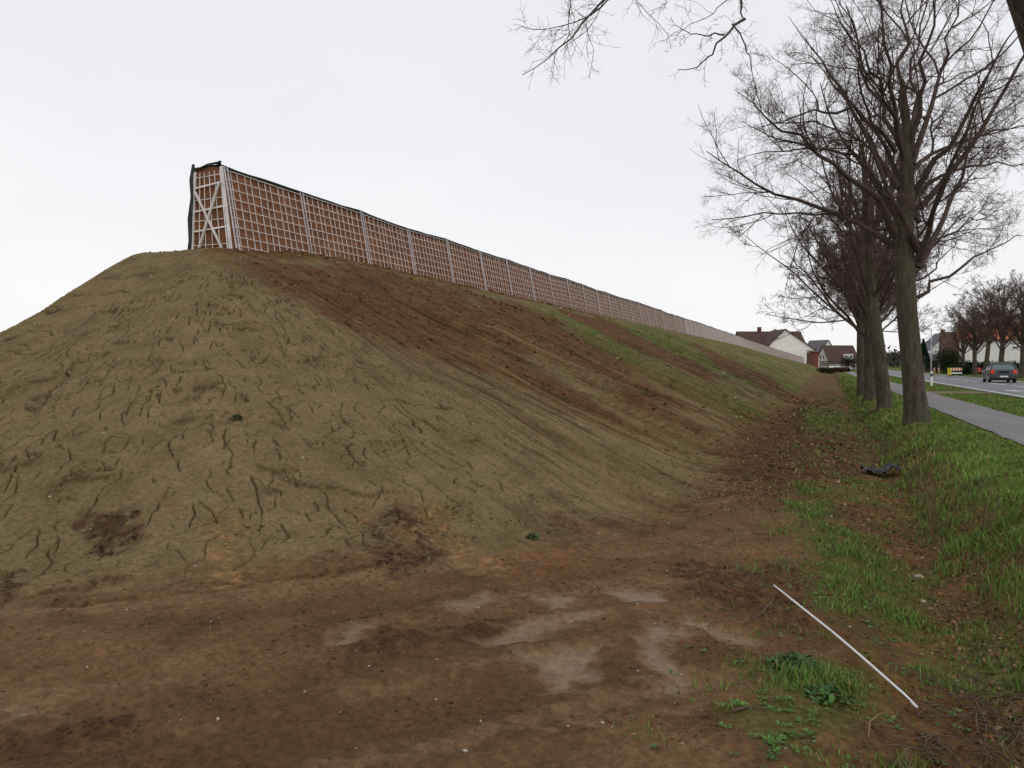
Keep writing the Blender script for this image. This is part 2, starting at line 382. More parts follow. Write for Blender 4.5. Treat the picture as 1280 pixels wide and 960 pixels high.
    crumb = np.clip(0.45 - f1c, 0, 1)*np.clip(idc*1.6-0.3, 0, 1)
    rough = np.clip(g('brown')*0.7 + g('clod')*1.3 + g('dark')*0.8, 0, 1.4)*hi + 0.5*sst(0.35, -0.25, base)*sst(-0.34, -0.2, base)*(X < -0.5)*hi
    z += rough*(0.06*crumb + 0.02*fbm(X*9, Y*9, 3, 67))
    # crest: little heap
    z += 0.05*fbm(X*2.5, Y*2.5, 3, 68)*sst(1.2, 0.2, s)*hi
    # flat mud with wheel ruts curving round the foot of the bank
    flat = (1-up)*sst(2.2, 0.6, X)*sst(12, 8.5, Y + 0.6*X)
    rr = np.hypot(X+12.5, Y-14); an = np.arctan2(Y-14, X+12.5)
    rw = rr + 0.3*noise(an*5, rr*0.3, 70)
    rut = 0.07*fbm(rw*1.3, an*2.2, 3, 71) + 0.035*noise(rw*4.5, an*5, 72) + 0.028*fbm(X*1.1, Y*1.1, 3, 73)
    tread = 0.010*np.abs(noise(rw*7, an*40, 74))
    fine = 0.026*fbm(X*5, Y*5, 4, 75) + 0.010*fbm(X*22, Y*22, 3, 76)*hi
    silt = g('silt'); silt = np.clip(silt*1.15 - 0.25*np.clip(fbm(X*7, Y*7, 3, 78)+0.1, 0, 1), 0, 1)
    z += flat*(rut + tread + fine)*(1-0.75*silt) - 0.012*silt*flat
    z += flat*0.025*crumb*sst(0.15, 0.4, noise(X*0.9+4, Y*0.9, 79))*(1-silt)
    # ditch and strip beyond
    strip = (1-up)*(1-flat)*sst(2.4, 1.5, X)
    z += strip*(0.05*fbm(X*1.4, Y*1.0, 3, 80) + 0.025*fbm(X*6, Y*6, 3, 81)*hi + 0.03*crumb*hi)
    # verge
    z += bank*sst(2.9, 2.4, X)*(0.03*fbm(X*1.5, Y*1.5, 3, 82) + 0.012*fbm(X*7, Y*7, 2, 83)*hi)
    road = sst(2.75, 2.95, X)*sst(15.2, 14.8, X)
    z = np.where((X > 2.75) & (Y > -60), z*(1-road) + road*(-0.022), z)
    far = sst(60, 200, D)*(X > 15)
    z += far*0.4*noise(X*0.004, Y*0.004, 90)
    if not full: return z
    # ---- colour
    def C(r, gg, b): return np.array([r, gg, b])[None]
    def mixc(a, b, w): return a*(1-w[:, None]) + b*w[:, None]
    clay = C(0.140, 0.107, 0.057); clay2 = C(0.190, 0.149, 0.083); brown = C(0.090, 0.047, 0.023); brown2 = C(0.138, 0.076, 0.038)
    green = C(0.085, 0.125, 0.022); mud = C(0.102, 0.059, 0.031); mud2 = C(0.178, 0.109, 0.061)
    n1 = fbm(X*0.5, Y*0.5, 4, 100); n2 = fbm(X*2.3, Y*2.3, 4, 101); n3 = fbm(X*9, Y*9, 3, 102)
    c = mixc(np.repeat(clay, len(X), 0), clay2, np.clip(0.5+1.1*n2+0.6*n1, 0, 1))
    c = mixc(c, C(0.115, 0.100, 0.040), 0.30*sst(-0.05, 0.35, fbm(X*0.35+7, Y*0.35, 4, 103) + 0.3*n3)*np.ones(len(X)))
    # streaks down the long face
    st = fbm(tw*0.55, s*0.045, 4, 104); st2 = fbm(tw*2.6, s*0.16, 3, 105)
    lf = (1-cone)*up
    c = mixc(c, C(0.112, 0.066, 0.029), lf*sst(0.02, 0.45, st+0.5*st2)*0.8)
    c = mixc(c, C(0.19, 0.15, 0.07), lf*sst(0.15, 0.5, -st2)*0.5)
    gs = fbm(tw*0.35+11, s*0.05, 3, 106)
    c = mixc(c, C(0.10, 0.115, 0.03), lf*sst(20, 34, Y)*sst(-0.25, 0.4, gs + 0.5*st2)*0.75)
    c = mixc(c, green, lf*sst(16, 40, Y)*sst(-0.35, 0.45, gs+0.6*st2+0.3*n2)*0.65)
    c = mixc(c, green, np.clip(g('green')*up*(0.22+1.5*st2+0.7*n2), 0, 0.55))
    # brown soil
    bmask = g('brown')*np.clip(1.0 + 1.8*st2 + 0.8*n3 + sst(6.5, 3, s), 0.25, 1)
    bmask = np.maximum(bmask, sst(1.5, 0.5, s + 0.4*n2)*(Y < 45)*(phi < 1.2))
    bc = mixc(np.repeat(brown, len(X), 0), brown2, np.clip(0.45+1.2*n2+0.8*n3, 0, 1))
    c = mixc(c, bc, np.clip(bmask, 0, 1)*up)
    # toe: reddish brown over the clay
    toe = sst(0.9, -0.1, dt_ + 0.8*fbm(X*0.8, Y*0.8, 4, 107) + 0.3*n3)*(X < 0.8)
    tb = mixc(np.repeat(C(0.100, 0.052, 0.028), len(X), 0), C(0.150, 0.078, 0.040), np.clip(0.5+n2+n3, 0, 1))
    c = mixc(c, tb, toe*up*0.8)
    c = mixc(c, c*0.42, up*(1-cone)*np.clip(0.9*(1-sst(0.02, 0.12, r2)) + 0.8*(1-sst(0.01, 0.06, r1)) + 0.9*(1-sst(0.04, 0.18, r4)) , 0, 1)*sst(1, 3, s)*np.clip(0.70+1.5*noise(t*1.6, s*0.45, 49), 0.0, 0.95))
    # flat mud
    mc = mixc(np.repeat(mud, len(X), 0), mud2, np.clip(0.42 + 0.9*fbm(rw*0.9, an*1.8, 4, 108) + 0.7*n2, 0, 1))
    mc = mixc(mc, C(0.19, 0.122, 0.074), np.clip(0.9*sst(0.15, 0.6, fbm(rw*2.2, an*2.5, 3, 109) + 0.3*n3), 0, 0.6))
    c = mixc(c, mc, (1-up)*(X < 2.0))
    # strip with rotten leaves and thin green between toe and ditch
    lit = mixc(np.repeat(C(0.082, 0.050, 0.026), len(X), 0), C(0.150, 0.085, 0.036), np.clip(0.5+0.8*n2+0.9*n3, 0, 1))
    lit = mixc(lit, C(0.085, 0.09, 0.026), sst(-0.05, 0.35, fbm(X*1.1, Y*0.6, 4, 110)+0.25*n3)*0.8*(sst(-1.6, 0.3, X)))
    c = mixc(c, lit, (1-up)*sst(9.0, 12.0, Y+0.6*X+0.8*n1)*(X < 2.6))
    c = mixc(c, lit, (1-up)*sst(-0.2, 0.35, X+0.3*n2)*(X < 2.6))
    for k, cc, a in (('clod', C(0.062, 0.036, 0.024), 0.8), ('rust', C(0.16, 0.075, 0.035), 0.30), ('tan', C(0.20, 0.125, 0.062), 0.6), ('dark', C(0.070, 0.038, 0.022), 0.75)):
        c = mixc(c, np.repeat(cc, len(X), 0)*(1+0.5*n3[:, None]), np.clip(g(k)*a*(0.95+2.6*n3+1.3*n2), 0, 1))
    c = mixc(c, C(0.180, 0.122, 0.074), np.clip(silt*0.85, 0, 1)*(1-up))
    # rim of paler drying silt
    gm = np.clip(g('grass')*(0.9+1.3*n2), 0, 1)
    c = mixc(c, C(0.065, 0.085, 0.022), gm*0.7)
    verge = bank*sst(1.3, 1.7, X + 0.2*n2)
    vc = mixc(np.repeat(C(0.060, 0.095, 0.018), len(X), 0), C(0.100, 0.145, 0.030), np.clip(0.5+n2+0.4*n3, 0, 1))
    vc = mixc(vc, C(0.12, 0.085, 0.04), sst(0.25, 0.5, fbm(X*1.2+60, Y*1.2, 4, 111))*0.35)
    c = mixc(c, vc, verge)
    # edge of the path and of the road: worn soil; gravel crossing
    edge = np.maximum(np.exp(-((X-3.0)/0.12)**2), np.exp(-((X-4.55)/0.12)**2)); edge = np.maximum(edge, np.exp(-((X-7.15)/0.22)**2))
    c = mixc(c, C(0.13, 0.10, 0.065), np.clip(edge*(0.7+n3*2), 0, 1)*(Y > -60))
    cross = sst(2.6, 1.6, np.abs(Y-44.5-0.4*(X-5.8)) + 0.5*n2)*sst(4.3, 4.6, X)*sst(7.6, 7.2, X)
    c = mixc(c, C(0.19, 0.155, 0.115)*(1+0.25*n3[:, None]), cross)
    # fields far off
    c = mixc(c, C(0.09, 0.11, 0.04), sst(14.9, 17, X)*0.6)
    # shade painted into the open cracks and along the slump ledges
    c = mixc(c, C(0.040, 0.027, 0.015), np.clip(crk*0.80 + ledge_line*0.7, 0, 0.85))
    c *= (1 + 0.14*n3 + 0.16*fbm(X*30, Y*30, 2, 112)*hi)[:, None]
    c *= np.array([[1.03, 0.97, 0.84]])
    c = np.clip(c, 0.012, 0.6)
    wet = np.clip(silt*0.80*(1-up) + 0.30*flat*np.clip(0.3+n1, 0, 1), 0, 1)
    return z, c, wet, up

def ground_sheet():
    fine = np.radians(90+20.8) + np.linspace(np.radians(36), -np.radians(36), 1000)
    a0, a1 = fine[-1], fine[0]
    coarse = np.linspace(a0, a1 - 2*np.pi, 150)[1:-1]
    ang = np.concatenate([fine, coarse]); na = len(ang)
    r = [0.6]
    while r[-1] < 5000:
        d = r[-1]
        q = 0.05 if d < 2.2 else (0.0045 if d < 5 else (0.0031 if d < 30 else (0.0075 if d < 130 else (0.03 if d < 400 else 0.15))))
        r.append(d*(1+q))
    r = np.array(r); nr = len(r)
    R_, A_ = np.meshgrid(r, ang, indexing='ij')
    X = (R_*np.cos(A_)).ravel(); Y = (R_*np.sin(A_)).ravel()
    zs, cs, ws, us = [], [], [], []
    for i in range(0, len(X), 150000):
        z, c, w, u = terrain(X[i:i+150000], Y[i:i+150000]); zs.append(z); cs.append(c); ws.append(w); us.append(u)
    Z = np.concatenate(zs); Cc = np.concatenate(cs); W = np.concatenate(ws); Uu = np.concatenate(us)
    X = np.append(X, 0); Y = np.append(Y, 0); Z = np.append(Z, Z[0]); Cc = np.vstack([Cc, Cc[0]]); W = np.append(W, W[0]); Uu = np.append(Uu, 0)
    i = np.arange(nr-1)[:, None]*na; j = np.arange(na)[None]; j2 = (j+1) % na
    Q = np.stack([i+j, i+na+j, i+na+j2, i+j2], -1).reshape(-1, 4)
    # polar angle runs clockwise: this order faces up
    fan = np.stack([np.arange(na), (np.arange(na)+1) % na, np.full(na, nr*na)], -1)
    V = np.stack([X, Y, Z], 1)
    e = Uu[Q].mean(1) > 0.5
    soil = vmat('soil_material', bump=0.014, var=0.40)
    def sub(name, quads, tris=None):
        fs = [quads] + ([tris] if tris is not None else [])
        used = np.unique(np.concatenate([f.ravel() for f in fs])); mp = np.zeros(len(V), np.int64); mp[used] = np.arange(len(used))
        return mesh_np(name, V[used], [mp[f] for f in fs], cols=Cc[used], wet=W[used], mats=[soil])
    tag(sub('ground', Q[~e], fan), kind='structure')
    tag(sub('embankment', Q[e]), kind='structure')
ground_sheet()
def gz(x, y):
    return float(terrain(np.array([x], float), np.array([y], float), full=False)[0])
# main limbs of the two nearest trees, centre lines from image pixels at assumed depths, in metres
LIME = [
 ('a', 0.15, [(1.52, 21.73, 4.36), (1.29, 21.45, 4.84), (1.05, 21.16, 5.18), (0.55, 20.77, 5.46), (0.11, 20.4, 5.98), (-0.42, 20.0, 6.38), (-1.02, 19.57, 6.64), (-1.56, 19.17, 7.02), (-1.94, 18.82, 7.33)]),
 ('b', 0.13, [(1.58, 21.78, 5.51), (1.25, 21.83, 6.02), (0.95, 21.89, 6.63), (0.7, 21.97, 7.14), (0.35, 22.01, 7.97), (-0.12, 22.01, 8.57), (-0.59, 22.01, 9.38), (-0.97, 22.04, 10.04)]),
 ('c', 0.1, [(1.65, 21.83, 6.36), (1.38, 22.1, 7.22), (1.16, 22.37, 7.61), (0.82, 22.61, 8.41), (0.67, 22.92, 9.33), (0.4, 23.2, 10.39), (0.05, 23.44, 11.68)]),
 ('d', 0.11, [(1.68, 21.84, 6.36), (1.35, 21.22, 7.35), (1.21, 20.67, 8.46), (1.04, 20.11, 9.34), (0.76, 19.5, 10.15)]),
 ('e', 0.11, [(1.73, 21.87, 6.46), (1.72, 22.53, 8.08), (1.68, 23.17, 9.49), (1.84, 23.89, 10.75), (1.79, 24.55, 12.71)]),
 ('f', 0.12, [(1.81, 21.89, 6.36), (1.94, 21.62, 7.4), (2.06, 21.34, 8.4), (2.18, 21.06, 9.37), (2.36, 20.82, 10.65)]),
 ('g', 0.12, [(1.86, 21.91, 6.08), (2.25, 22.5, 7.43), (2.66, 23.1, 8.54), (2.92, 23.66, 9.89), (3.31, 24.26, 11.69)]),
 ('h', 0.12, [(1.9, 21.9, 5.41), (2.26, 21.64, 5.89), (2.64, 21.37, 6.44), (2.95, 21.09, 7.14), (3.34, 20.84, 7.71), (3.66, 20.56, 8.43), (3.97, 20.27, 8.95)]),
 ('i', 0.09, [(1.83, 21.87, 5.22), (2.24, 22.18, 5.67), (2.7, 22.5, 6.01), (3.17, 22.82, 6.17), (3.74, 23.18, 6.18), (4.41, 23.57, 6.29), (5.26, 24.04, 6.56)]),
 ('j', 0.09, [(1.83, 21.89, 5.89), (2.28, 22.69, 6.51), (3.0, 23.58, 6.82), (3.76, 24.49, 7.18), (4.49, 25.39, 7.63), (5.59, 26.43, 8.3)]),
 ('k', 0.09, [(1.5, 21.78, 6.36), (1.03, 21.15, 7.0), (0.58, 20.52, 7.14), (0.07, 19.86, 7.06), (-0.5, 19.17, 6.82), (-1.04, 18.49, 6.4), (-1.4, 17.88, 6.14)]),
 ('l', 0.09, [(1.55, 21.76, 4.84), (1.06, 21.45, 5.86), (0.52, 21.12, 6.3), (-0.01, 20.78, 6.39), (-0.61, 20.41, 6.23), (-1.39, 19.98, 6.29), (-2.06, 19.58, 5.89)]),
 ('m', 0.075, [(2.01, 21.88, 2.9), (2.33, 21.94, 3.01), (2.61, 21.99, 3.4), (3.01, 22.07, 3.75), (3.52, 22.21, 4.08), (3.98, 22.32, 4.16), (4.63, 22.5, 4.49)]),
 ('n', 0.05, [(1.88, 21.86, 3.79), (2.22, 22.21, 4.07), (2.64, 22.61, 4.49), (3.26, 23.07, 4.76), (3.9, 23.55, 5.15), (4.4, 23.97, 5.43)]),
 ('o', 0.05, [(1.9, 21.85, 3.32), (2.21, 22.49, 3.33), (2.57, 23.16, 3.92), (2.97, 23.85, 4.28), (3.23, 24.48, 4.88)]),
 ('p', 0.09, [(1.69, 21.84, 5.98), (1.47, 20.91, 6.88), (0.88, 19.83, 7.69), (0.21, 18.72, 8.24), (-0.11, 17.75, 8.87)]),
 ('q', 0.1, [(1.79, 21.88, 6.17), (1.98, 22.96, 7.59), (2.01, 23.99, 9.12), (2.39, 25.14, 10.75), (2.58, 26.24, 12.94)]),
 ('r', 0.08, [(1.48, 21.72, 4.55), (1.19, 22.17, 4.54), (0.85, 22.6, 4.93), (0.29, 22.96, 5.28), (-0.39, 23.26, 5.38), (-1.0, 23.57, 4.98)]),
 ('trunk', 0.3, [(2.02, 21.81, -0.3), (2.0, 21.81, 0.08), (1.94, 21.81, 0.84), (1.88, 21.8, 1.6), (1.78, 21.79, 2.56), (1.72, 21.79, 3.51), (1.7, 21.8, 4.46), (1.73, 21.83, 5.22), (1.74, 21.85, 5.89), (1.72, 21.86, 6.36), (1.73, 21.88, 7.12), (1.63, 21.87, 8.08)]),
]
OVER = [
 ('x1', 0.022, [(-1.55, 7.21, 4.89), (-1.79, 7.06, 4.49), (-1.88, 6.98, 4.33), (-2.01, 6.88, 4.16), (-2.09, 6.81, 4.08), (-2.19, 6.72, 3.91), (-2.32, 6.63, 3.76), (-2.4, 6.55, 3.72)]),
 ('x2', 0.016, [(-1.5, 7.33, 4.87), (-1.84, 7.15, 4.46), (-1.94, 7.06, 4.33), (-2.09, 6.96, 4.26), (-2.24, 6.86, 4.22), (-2.37, 6.77, 4.17), (-2.46, 6.69, 4.19)]),
 ('x3', 0.01, [(-2.06, 6.79, 4.79), (-2.05, 6.74, 4.37), (-2.03, 6.7, 4.18), (-2.02, 6.66, 4.0), (-2.08, 6.59, 3.88), (-2.19, 6.51, 3.82), (-2.27, 6.43, 3.77)]),
 ('x4', 0.04, [(-0.76, 7.08, 4.89), (-0.73, 7.04, 4.54), (-0.69, 7.0, 4.26), (-0.66, 6.97, 4.15), (-0.64, 6.93, 4.06)]),
 ('x5', 0.02, [(-0.65, 7.1, 4.14), (-0.71, 7.03, 4.1), (-0.77, 6.96, 3.99), (-0.85, 6.89, 3.86), (-0.93, 6.81, 3.74), (-1.0, 6.74, 3.67), (-1.12, 6.65, 3.64)]),
 ('x6', 0.012, [(-0.76, 7.16, 4.14), (-0.69, 7.15, 4.04), (-0.64, 7.12, 3.94), (-0.6, 7.09, 3.8), (-0.59, 7.05, 3.67), (-0.59, 7.0, 3.54)]),
 ('x7', 0.012, [(-0.82, 7.14, 4.05), (-0.91, 7.06, 4.04), (-1.02, 6.98, 4.01), (-1.11, 6.9, 4.03), (-1.17, 6.84, 4.07), (-1.2, 6.78, 4.11)]),
 ('x8', 0.008, [(-0.72, 7.4, 4.5), (-0.84, 7.31, 4.39), (-0.96, 7.22, 4.26), (-1.08, 7.13, 4.17), (-1.2, 7.04, 4.1), (-1.32, 6.95, 3.99)]),
 ('x9', 0.008, [(-1.28, 7.3, 4.75), (-1.33, 7.24, 4.45), (-1.38, 7.17, 4.34), (-1.46, 7.09, 4.31)]),
]
OVER_TRUNK = [(2.82, 8.86, 0.57), (2.68, 8.83, 1.41), (2.38, 8.63, 2.39), (1.98, 8.4, 3.47), (1.7, 8.21, 4.18), (1.52, 8.04, 4.61), (1.25, 7.96, 5.54), (0.87, 7.84, 6.54)]
# ------------------------------------------------------------------ trees
def tubes_np(groups, sides_of):
    """groups: list of (P (m,n,3), R (m,n)); returns V, F"""
    Vs, Fs, off = [], [], 0
    for gi, (P, R) in enumerate(groups):
        m, n, _ = P.shape; sides = sides_of[gi]
        T = np.gradient(P, axis=1); T /= np.linalg.norm(T, axis=2, keepdims=True) + 1e-9
        ref = np.where(np.abs(T[..., 2:3]) < 0.9, np.array([0.13,0.31,0.94]), np.array([1.0,0.1,0.0]))
        # one reference per tube so it does not twist
        ref = np.repeat(ref[:, :1], n, 1)
        u = np.cross(T, ref); u /= np.linalg.norm(u, axis=2, keepdims=True) + 1e-9; v = np.cross(T, u)
        a = np.arange(sides)*2*np.pi/sides
        V = P[:, :, None] + R[:, :, None, None]*(u[:, :, None]*np.cos(a)[None,None,:,None] + v[:, :, None]*np.sin(a)[None,None,:,None])
        idx = off + np.arange(m*n*sides).reshape(m, n, sides)
        k2 = np.roll(idx, -1, 2)
        F = np.stack([idx[:, :-1], k2[:, :-1], k2[:, 1:], idx[:, 1:]], -1).reshape(-1, 4)
        Vs.append(V.reshape(-1, 3)); Fs.append(F[:, ::-1]); off += m*n*sides
    return np.concatenate(Vs), np.concatenate(Fs)
def norm(v): return v/(np.linalg.norm(v, axis=-1, keepdims=True)+1e-9)
def resample(pts, n, rng=None, jit=0.0):
    pts = np.array(pts, float); d = np.concatenate([[0], np.cumsum(np.linalg.norm(np.diff(pts, axis=0), axis=1))])
    q = np.linspace(0, d[-1], n)
    # smooth interpolation
    out = np.stack([np.interp(q, d, pts[:, k]) for k in range(3)], 1)
    for _ in range(2): out[1:-1] = 0.25*out[:-2] + 0.5*out[1:-1] + 0.25*out[2:]
    if rng is not None: out[2:-1] += rng.randn(n-3, 3)*jit
    return out, d[-1]
def grow(rng, S, Dd, L, r0, n, wander, trop, tip=0.25):
    m = len(S); P = np.zeros((m, n, 3)); P[:, 0] = S; d = norm(Dd); step = (L/(n-1))[:, None]
    for k in range(1, n):
        P[:, k] = P[:, k-1] + d*step
        d = norm(d + wander*rng.randn(m, 3) + np.array([0, 0, trop]))
    R = r0[:, None]*(1 - (1-tip)*np.linspace(0, 1, n)[None])
    return P, R
def spawn(rng, P, R, L, per, lo, hi, amin, amax, lmul, rcoef, rmin, up=0.0):
    m, n, _ = P.shape; cnt = rng.poisson(per, m) if np.isscalar(per) else rng.poisson(per)
    par = np.repeat(np.arange(m), cnt); f = lo + (hi-lo)*rng.rand(len(par))
    x = f*(n-1); i = np.minimum(x.astype(int), n-2); w = (x-i)[:, None]
    S = P[par, i]*(1-w) + P[par, i+1]*w
    T = norm(P[par, i+1]-P[par, i]); r = R[par, i]*(1-w[:, 0]) + R[par, i+1]*w[:, 0]
    q = rng.randn(len(par), 3); q -= (q*T).sum(1, keepdims=True)*T; q = norm(q)
    a = np.radians(amin + (amax-amin)*rng.rand(len(par)))[:, None]
    D = norm(T*np.cos(a) + q*np.sin(a) + np.array([0, 0, up]))
    Ln = L[par]*lmul*(0.55+0.9*rng.rand(len(par)))*(1.15-0.75*f)
    rr = np.maximum(np.minimum(r*0.72, rcoef*Ln**1.1), rmin)
    return S, D, Ln, rr
def crown_levels(rng, limbsP, limbsR, limbsL, dens=1.0, levels=4, rmin=0.003, trop=0.03):
    groups = [(limbsP, limbsR)]; sides = [7]
    cfg = [  # per, lo, hi, amin, amax, lmul, n, wander
        (10.0, 0.15, 0.98, 28, 58, 0.42, 8, 0.16, 5),
        (9.0, 0.12, 0.98, 30, 62, 0.46, 6, 0.20, 4),
        (8.0, 0.10, 1.0, 30, 68, 0.50, 5, 0.24, 3),
        (4.5, 0.15, 1.0, 30, 70, 0.52, 4, 0.26, 3)]
    P, R, L = limbsP, limbsR, limbsL
    for lv in range(levels):
        per, lo, hi, a0, a1, lm, n, wan, sd = cfg[lv]
        S, D, Ln, r = spawn(rng, P, R, L, per*dens, lo, hi, a0, a1, lm, 0.0085, rmin, up=0.12 if lv == 0 else 0.04)
        keep = Ln > 0.10
        S, D, Ln, r = S[keep], D[keep], Ln[keep], r[keep]
        P, R = grow(rng, S, D, Ln, r, n, wan, trop*(1 if lv < 2 else 0.4), tip=0.35)
        L = Ln; groups.append((P, R)); sides.append(sd)
    return groups, sides
def trunk_mesh(name, pts, rad, mats, parent, seed=0, rings=60, sides=36, flare=0.32, lump=0.05):
    c, L = resample(pts, rings); q = np.linspace(0, 1, rings)
    rr = np.interp(q, np.linspace(0, 1, len(rad)), rad)
    T = norm(np.gradient(c, axis=0)); u = norm(np.cross(T, np.array([0.0, 1.0, 0.1]))); v = np.cross(T, u)
    a = np.arange(sides)*2*np.pi/sides
    A, Q = np.meshgrid(a, q*L)
    lum = 1 + lump*2*fbm(np.cos(A)*1.4+seed*3.1, np.sin(A)*1.4+Q*0.7, 3, seed) + 0.035*np.abs(fbm(np.cos(A)*7+9, np.sin(A)*7+Q*1.1, 3, seed+3))
    fl = flare*np.exp(-Q/0.32)*(1+0.45*np.cos(A*5+seed)) 
    rad2 = rr[:, None]*(lum + fl)
    V = c[:, None] + rad2[..., None]*(u[:, None]*np.cos(a)[None, :, None] + v[:, None]*np.sin(a)[None, :, None])
    idx = np.arange(rings*sides).reshape(rings, sides); k2 = np.roll(idx, -1, 1)
    F = np.stack([idx[:-1], k2[:-1], k2[1:], idx[1:]], -1).reshape(-1, 4)
    return mesh_np(name, V.reshape(-1, 3), F[:, ::-1], mats=mats, parent=parent)
def bark(name, c1, c2, moss, zmoss=4.5):
    m = bpy.data.materials.new(name); m.use_nodes = True; n, l = m.node_tree.nodes, m.node_tree.links
    b = n['Principled BSDF']; b.inputs['Roughness'].default_value = 0.92; b.inputs['Specular IOR Level'].default_value = 0.15
    tc = n.new('ShaderNodeTexCoord'); mp = n.new('ShaderNodeMapping'); mp.inputs['Scale'].default_value = (14, 14, 2.6); l.new(tc.outputs['Object'], mp.inputs[0])
    t = n.new('ShaderNodeTexNoise'); t.inputs['Scale'].default_value = 1; t.inputs['Detail'].default_value = 8; t.inputs['Roughness'].default_value = 0.7; l.new(mp.outputs[0], t.inputs['Vector'])
    r = n.new('ShaderNodeValToRGB'); r.color_ramp.elements[0].position = 0.35; r.color_ramp.elements[1].position = 0.66
    r.color_ramp.elements[0].color = (*c1, 1); r.color_ramp.elements[1].color = (*c2, 1); l.new(t.outputs['Fac'], r.inputs[0])
    t3 = n.new('ShaderNodeTexNoise'); t3.inputs['Scale'].default_value = 1.6; t3.inputs['Detail'].default_value = 6; l.new(tc.outputs['Object'], t3.inputs['Vector'])
    r3 = n.new('ShaderNodeValToRGB'); r3.color_ramp.elements[0].position = 0.42; r3.color_ramp.elements[1].position = 0.62
    l.new(t3.outputs['Fac'], r3.inputs[0])
    mm = n.new('ShaderNodeMath'); mm.operation = 'MULTIPLY'; mm.inputs[1].default_value = 0.5; l.new(r3.outputs[0], mm.inputs[0])
    mix = n.new('ShaderNodeMix'); mix.data_type = 'RGBA'; l.new(mm.outputs[0], mix.inputs[0]); l.new(r.outputs[0], mix.inputs[6]); mix.inputs[7].default_value = (*moss, 1)
    l.new(mix.outputs[2], b.inputs['Base Color'])
    bp = n.new('ShaderNodeBump'); bp.inputs['Distance'].default_value = 0.06; bp.inputs['Strength'].default_value = 0.9; l.new(t.outputs['Fac'], bp.inputs['Height']); l.new(bp.outputs[0], b.inputs['Normal'])
    return m
M_BARK = bark('bark', (0.038, 0.029, 0.024), (0.135, 0.108, 0.085), (0.075, 0.085, 0.040))
M_BRANCH = mat('branch_bark', (0.085, 0.062, 0.052), 0.9, var=0.35, scale=3, spec=0.1)
M_TWIG = mat('twig_bark', (0.125, 0.080, 0.068), 0.9, var=0.3, scale=3, spec=0.1)

def crown_object(groups, sides, parent, split=2):
    V, F = tubes_np(groups[:split], sides[:split]); V2, F2 = tubes_np(groups[split:], sides[split:])
    cr = mesh_np('crown', V, F, mats=[M_BRANCH], parent=parent)
    tw = mesh_np('twigs', V2, F2, mats=[M_TWIG], parent=cr)
    return cr
# the big lime by the path
def lime_tree():
    rng = np.random.RandomState(5)
    root = empty('lime_tree', (LIME[-1][2][0][0], LIME[-1][2][0][1], 0))
    tag(root, 'thick mossy bare tree beside the path, nearest whole tree of the row', 'tree', 'bare trees in a row along the ditch')
    base = np.array([root.location.x, root.location.y, 0.0])
    tp = [np.array(p)-base for p in LIME[-1][2]]; tp[0][2] = gz(root.location.x, root.location.y) - 0.12; tp[0][0] = tp[1][0] = 0
    trunk_mesh('trunk', tp, [0.26, 0.245, 0.235, 0.23, 0.225, 0.22, 0.215, 0.21, 0.17, 0.12, 0.08, 0.04], [M_BARK], root, seed=2)
    Ps, Rs, Ls = [], [], []
    for k, r, pts in LIME[:-1]:
        P, L = resample(np.array(pts)-base, 12, rng, 0.06); Ps.append(P); Ls.append(L)
        Rs.append(r*0.70*(1 - 0.95*np.linspace(0, 1, 12)**0.75))
    # secondary limbs toward and away from the viewer
    for k in range(7):
        az = rng.rand()*6.28; z0 = 3.6+rng.rand()*2.0; el = np.radians(40+30*rng.rand()); L = 4.5+2*rng.rand()
        P, R = grow(rng, np.array([[0.0, 0, z0]]), np.array([[np.cos(az)*np.cos(el), np.sin(az)*np.cos(el), np.sin(el)]]), np.array([L]), np.array([0.075]), 12, 0.09, 0.05, 0.15)
        Ps.append(P[0]); Rs.append(R[0]); Ls.append(L)
    g, s = crown_levels(rng, np.array(Ps), np.array(Rs), np.array(Ls), dens=1.0, levels=4, rmin=0.0028)
    pass
    crown_object(g, s, root)
    return root
def bare_tree(name, seed, H=13.0, r=0.24, fork=3.2, nl=13, lean=(0, 0), dens=0.8, levels=4, spread=0.62, rmin=0.006, low=0.5):
    rng = np.random.RandomState(seed)
    root = empty(name)
    top = np.array([lean[0], lean[1], fork])
    tr = [(0, 0, -0.25), (0, 0, 0.1), tuple(top*0.5 + np.array([0.04, 0, 0])), tuple(top), (top[0]*1.3+rng.randn()*0.1, top[1]*1.3+rng.randn()*0.1, H*0.55), (top[0]*1.6, top[1]*1.4, H*0.75)]
    trunk_mesh('trunk', tr, [r*1.08, r, r*0.93, r*0.85, r*0.4, r*0.12], [M_BARK], root, seed=seed, rings=40, sides=20)
    tc_, _ = resample(tr, 60)
    z0 = fork*(max(low, 0.72) + (1.05-max(low, 0.72))*rng.rand(nl)**0.5) + np.maximum(0, rng.rand(nl)-0.45)*H*0.45
    S = np.stack([np.interp(z0, tc_[:, 2], tc_[:, 0]), np.interp(z0, tc_[:, 2], tc_[:, 1]), z0], 1)
    az = np.arange(nl)*2.4 + rng.rand(nl)*0.7
    el = np.radians(40 + 34*rng.rand(nl))
    D = np.stack([np.cos(az)*np.cos(el), np.sin(az)*np.cos(el), np.sin(el)], 1)
    L = (H - z0)*spread*(0.75+0.5*rng.rand(nl))
    P, R = grow(rng, S, D, L, r*(0.26+0.18*rng.rand(nl)), 12, 0.09, 0.055, 0.12)
    g, s = crown_levels(rng, P, R, L, dens=dens, levels=levels, rmin=rmin)
    crown_object(g, s, root)
    return root
lime_tree()
GR_ROW = 'bare trees in a row along the ditch'
pA = bare_tree('bare_tree', 21, H=12.5, r=0.215, fork=3.9, nl=14, lean=(-0.5, 0.2), dens=0.85)
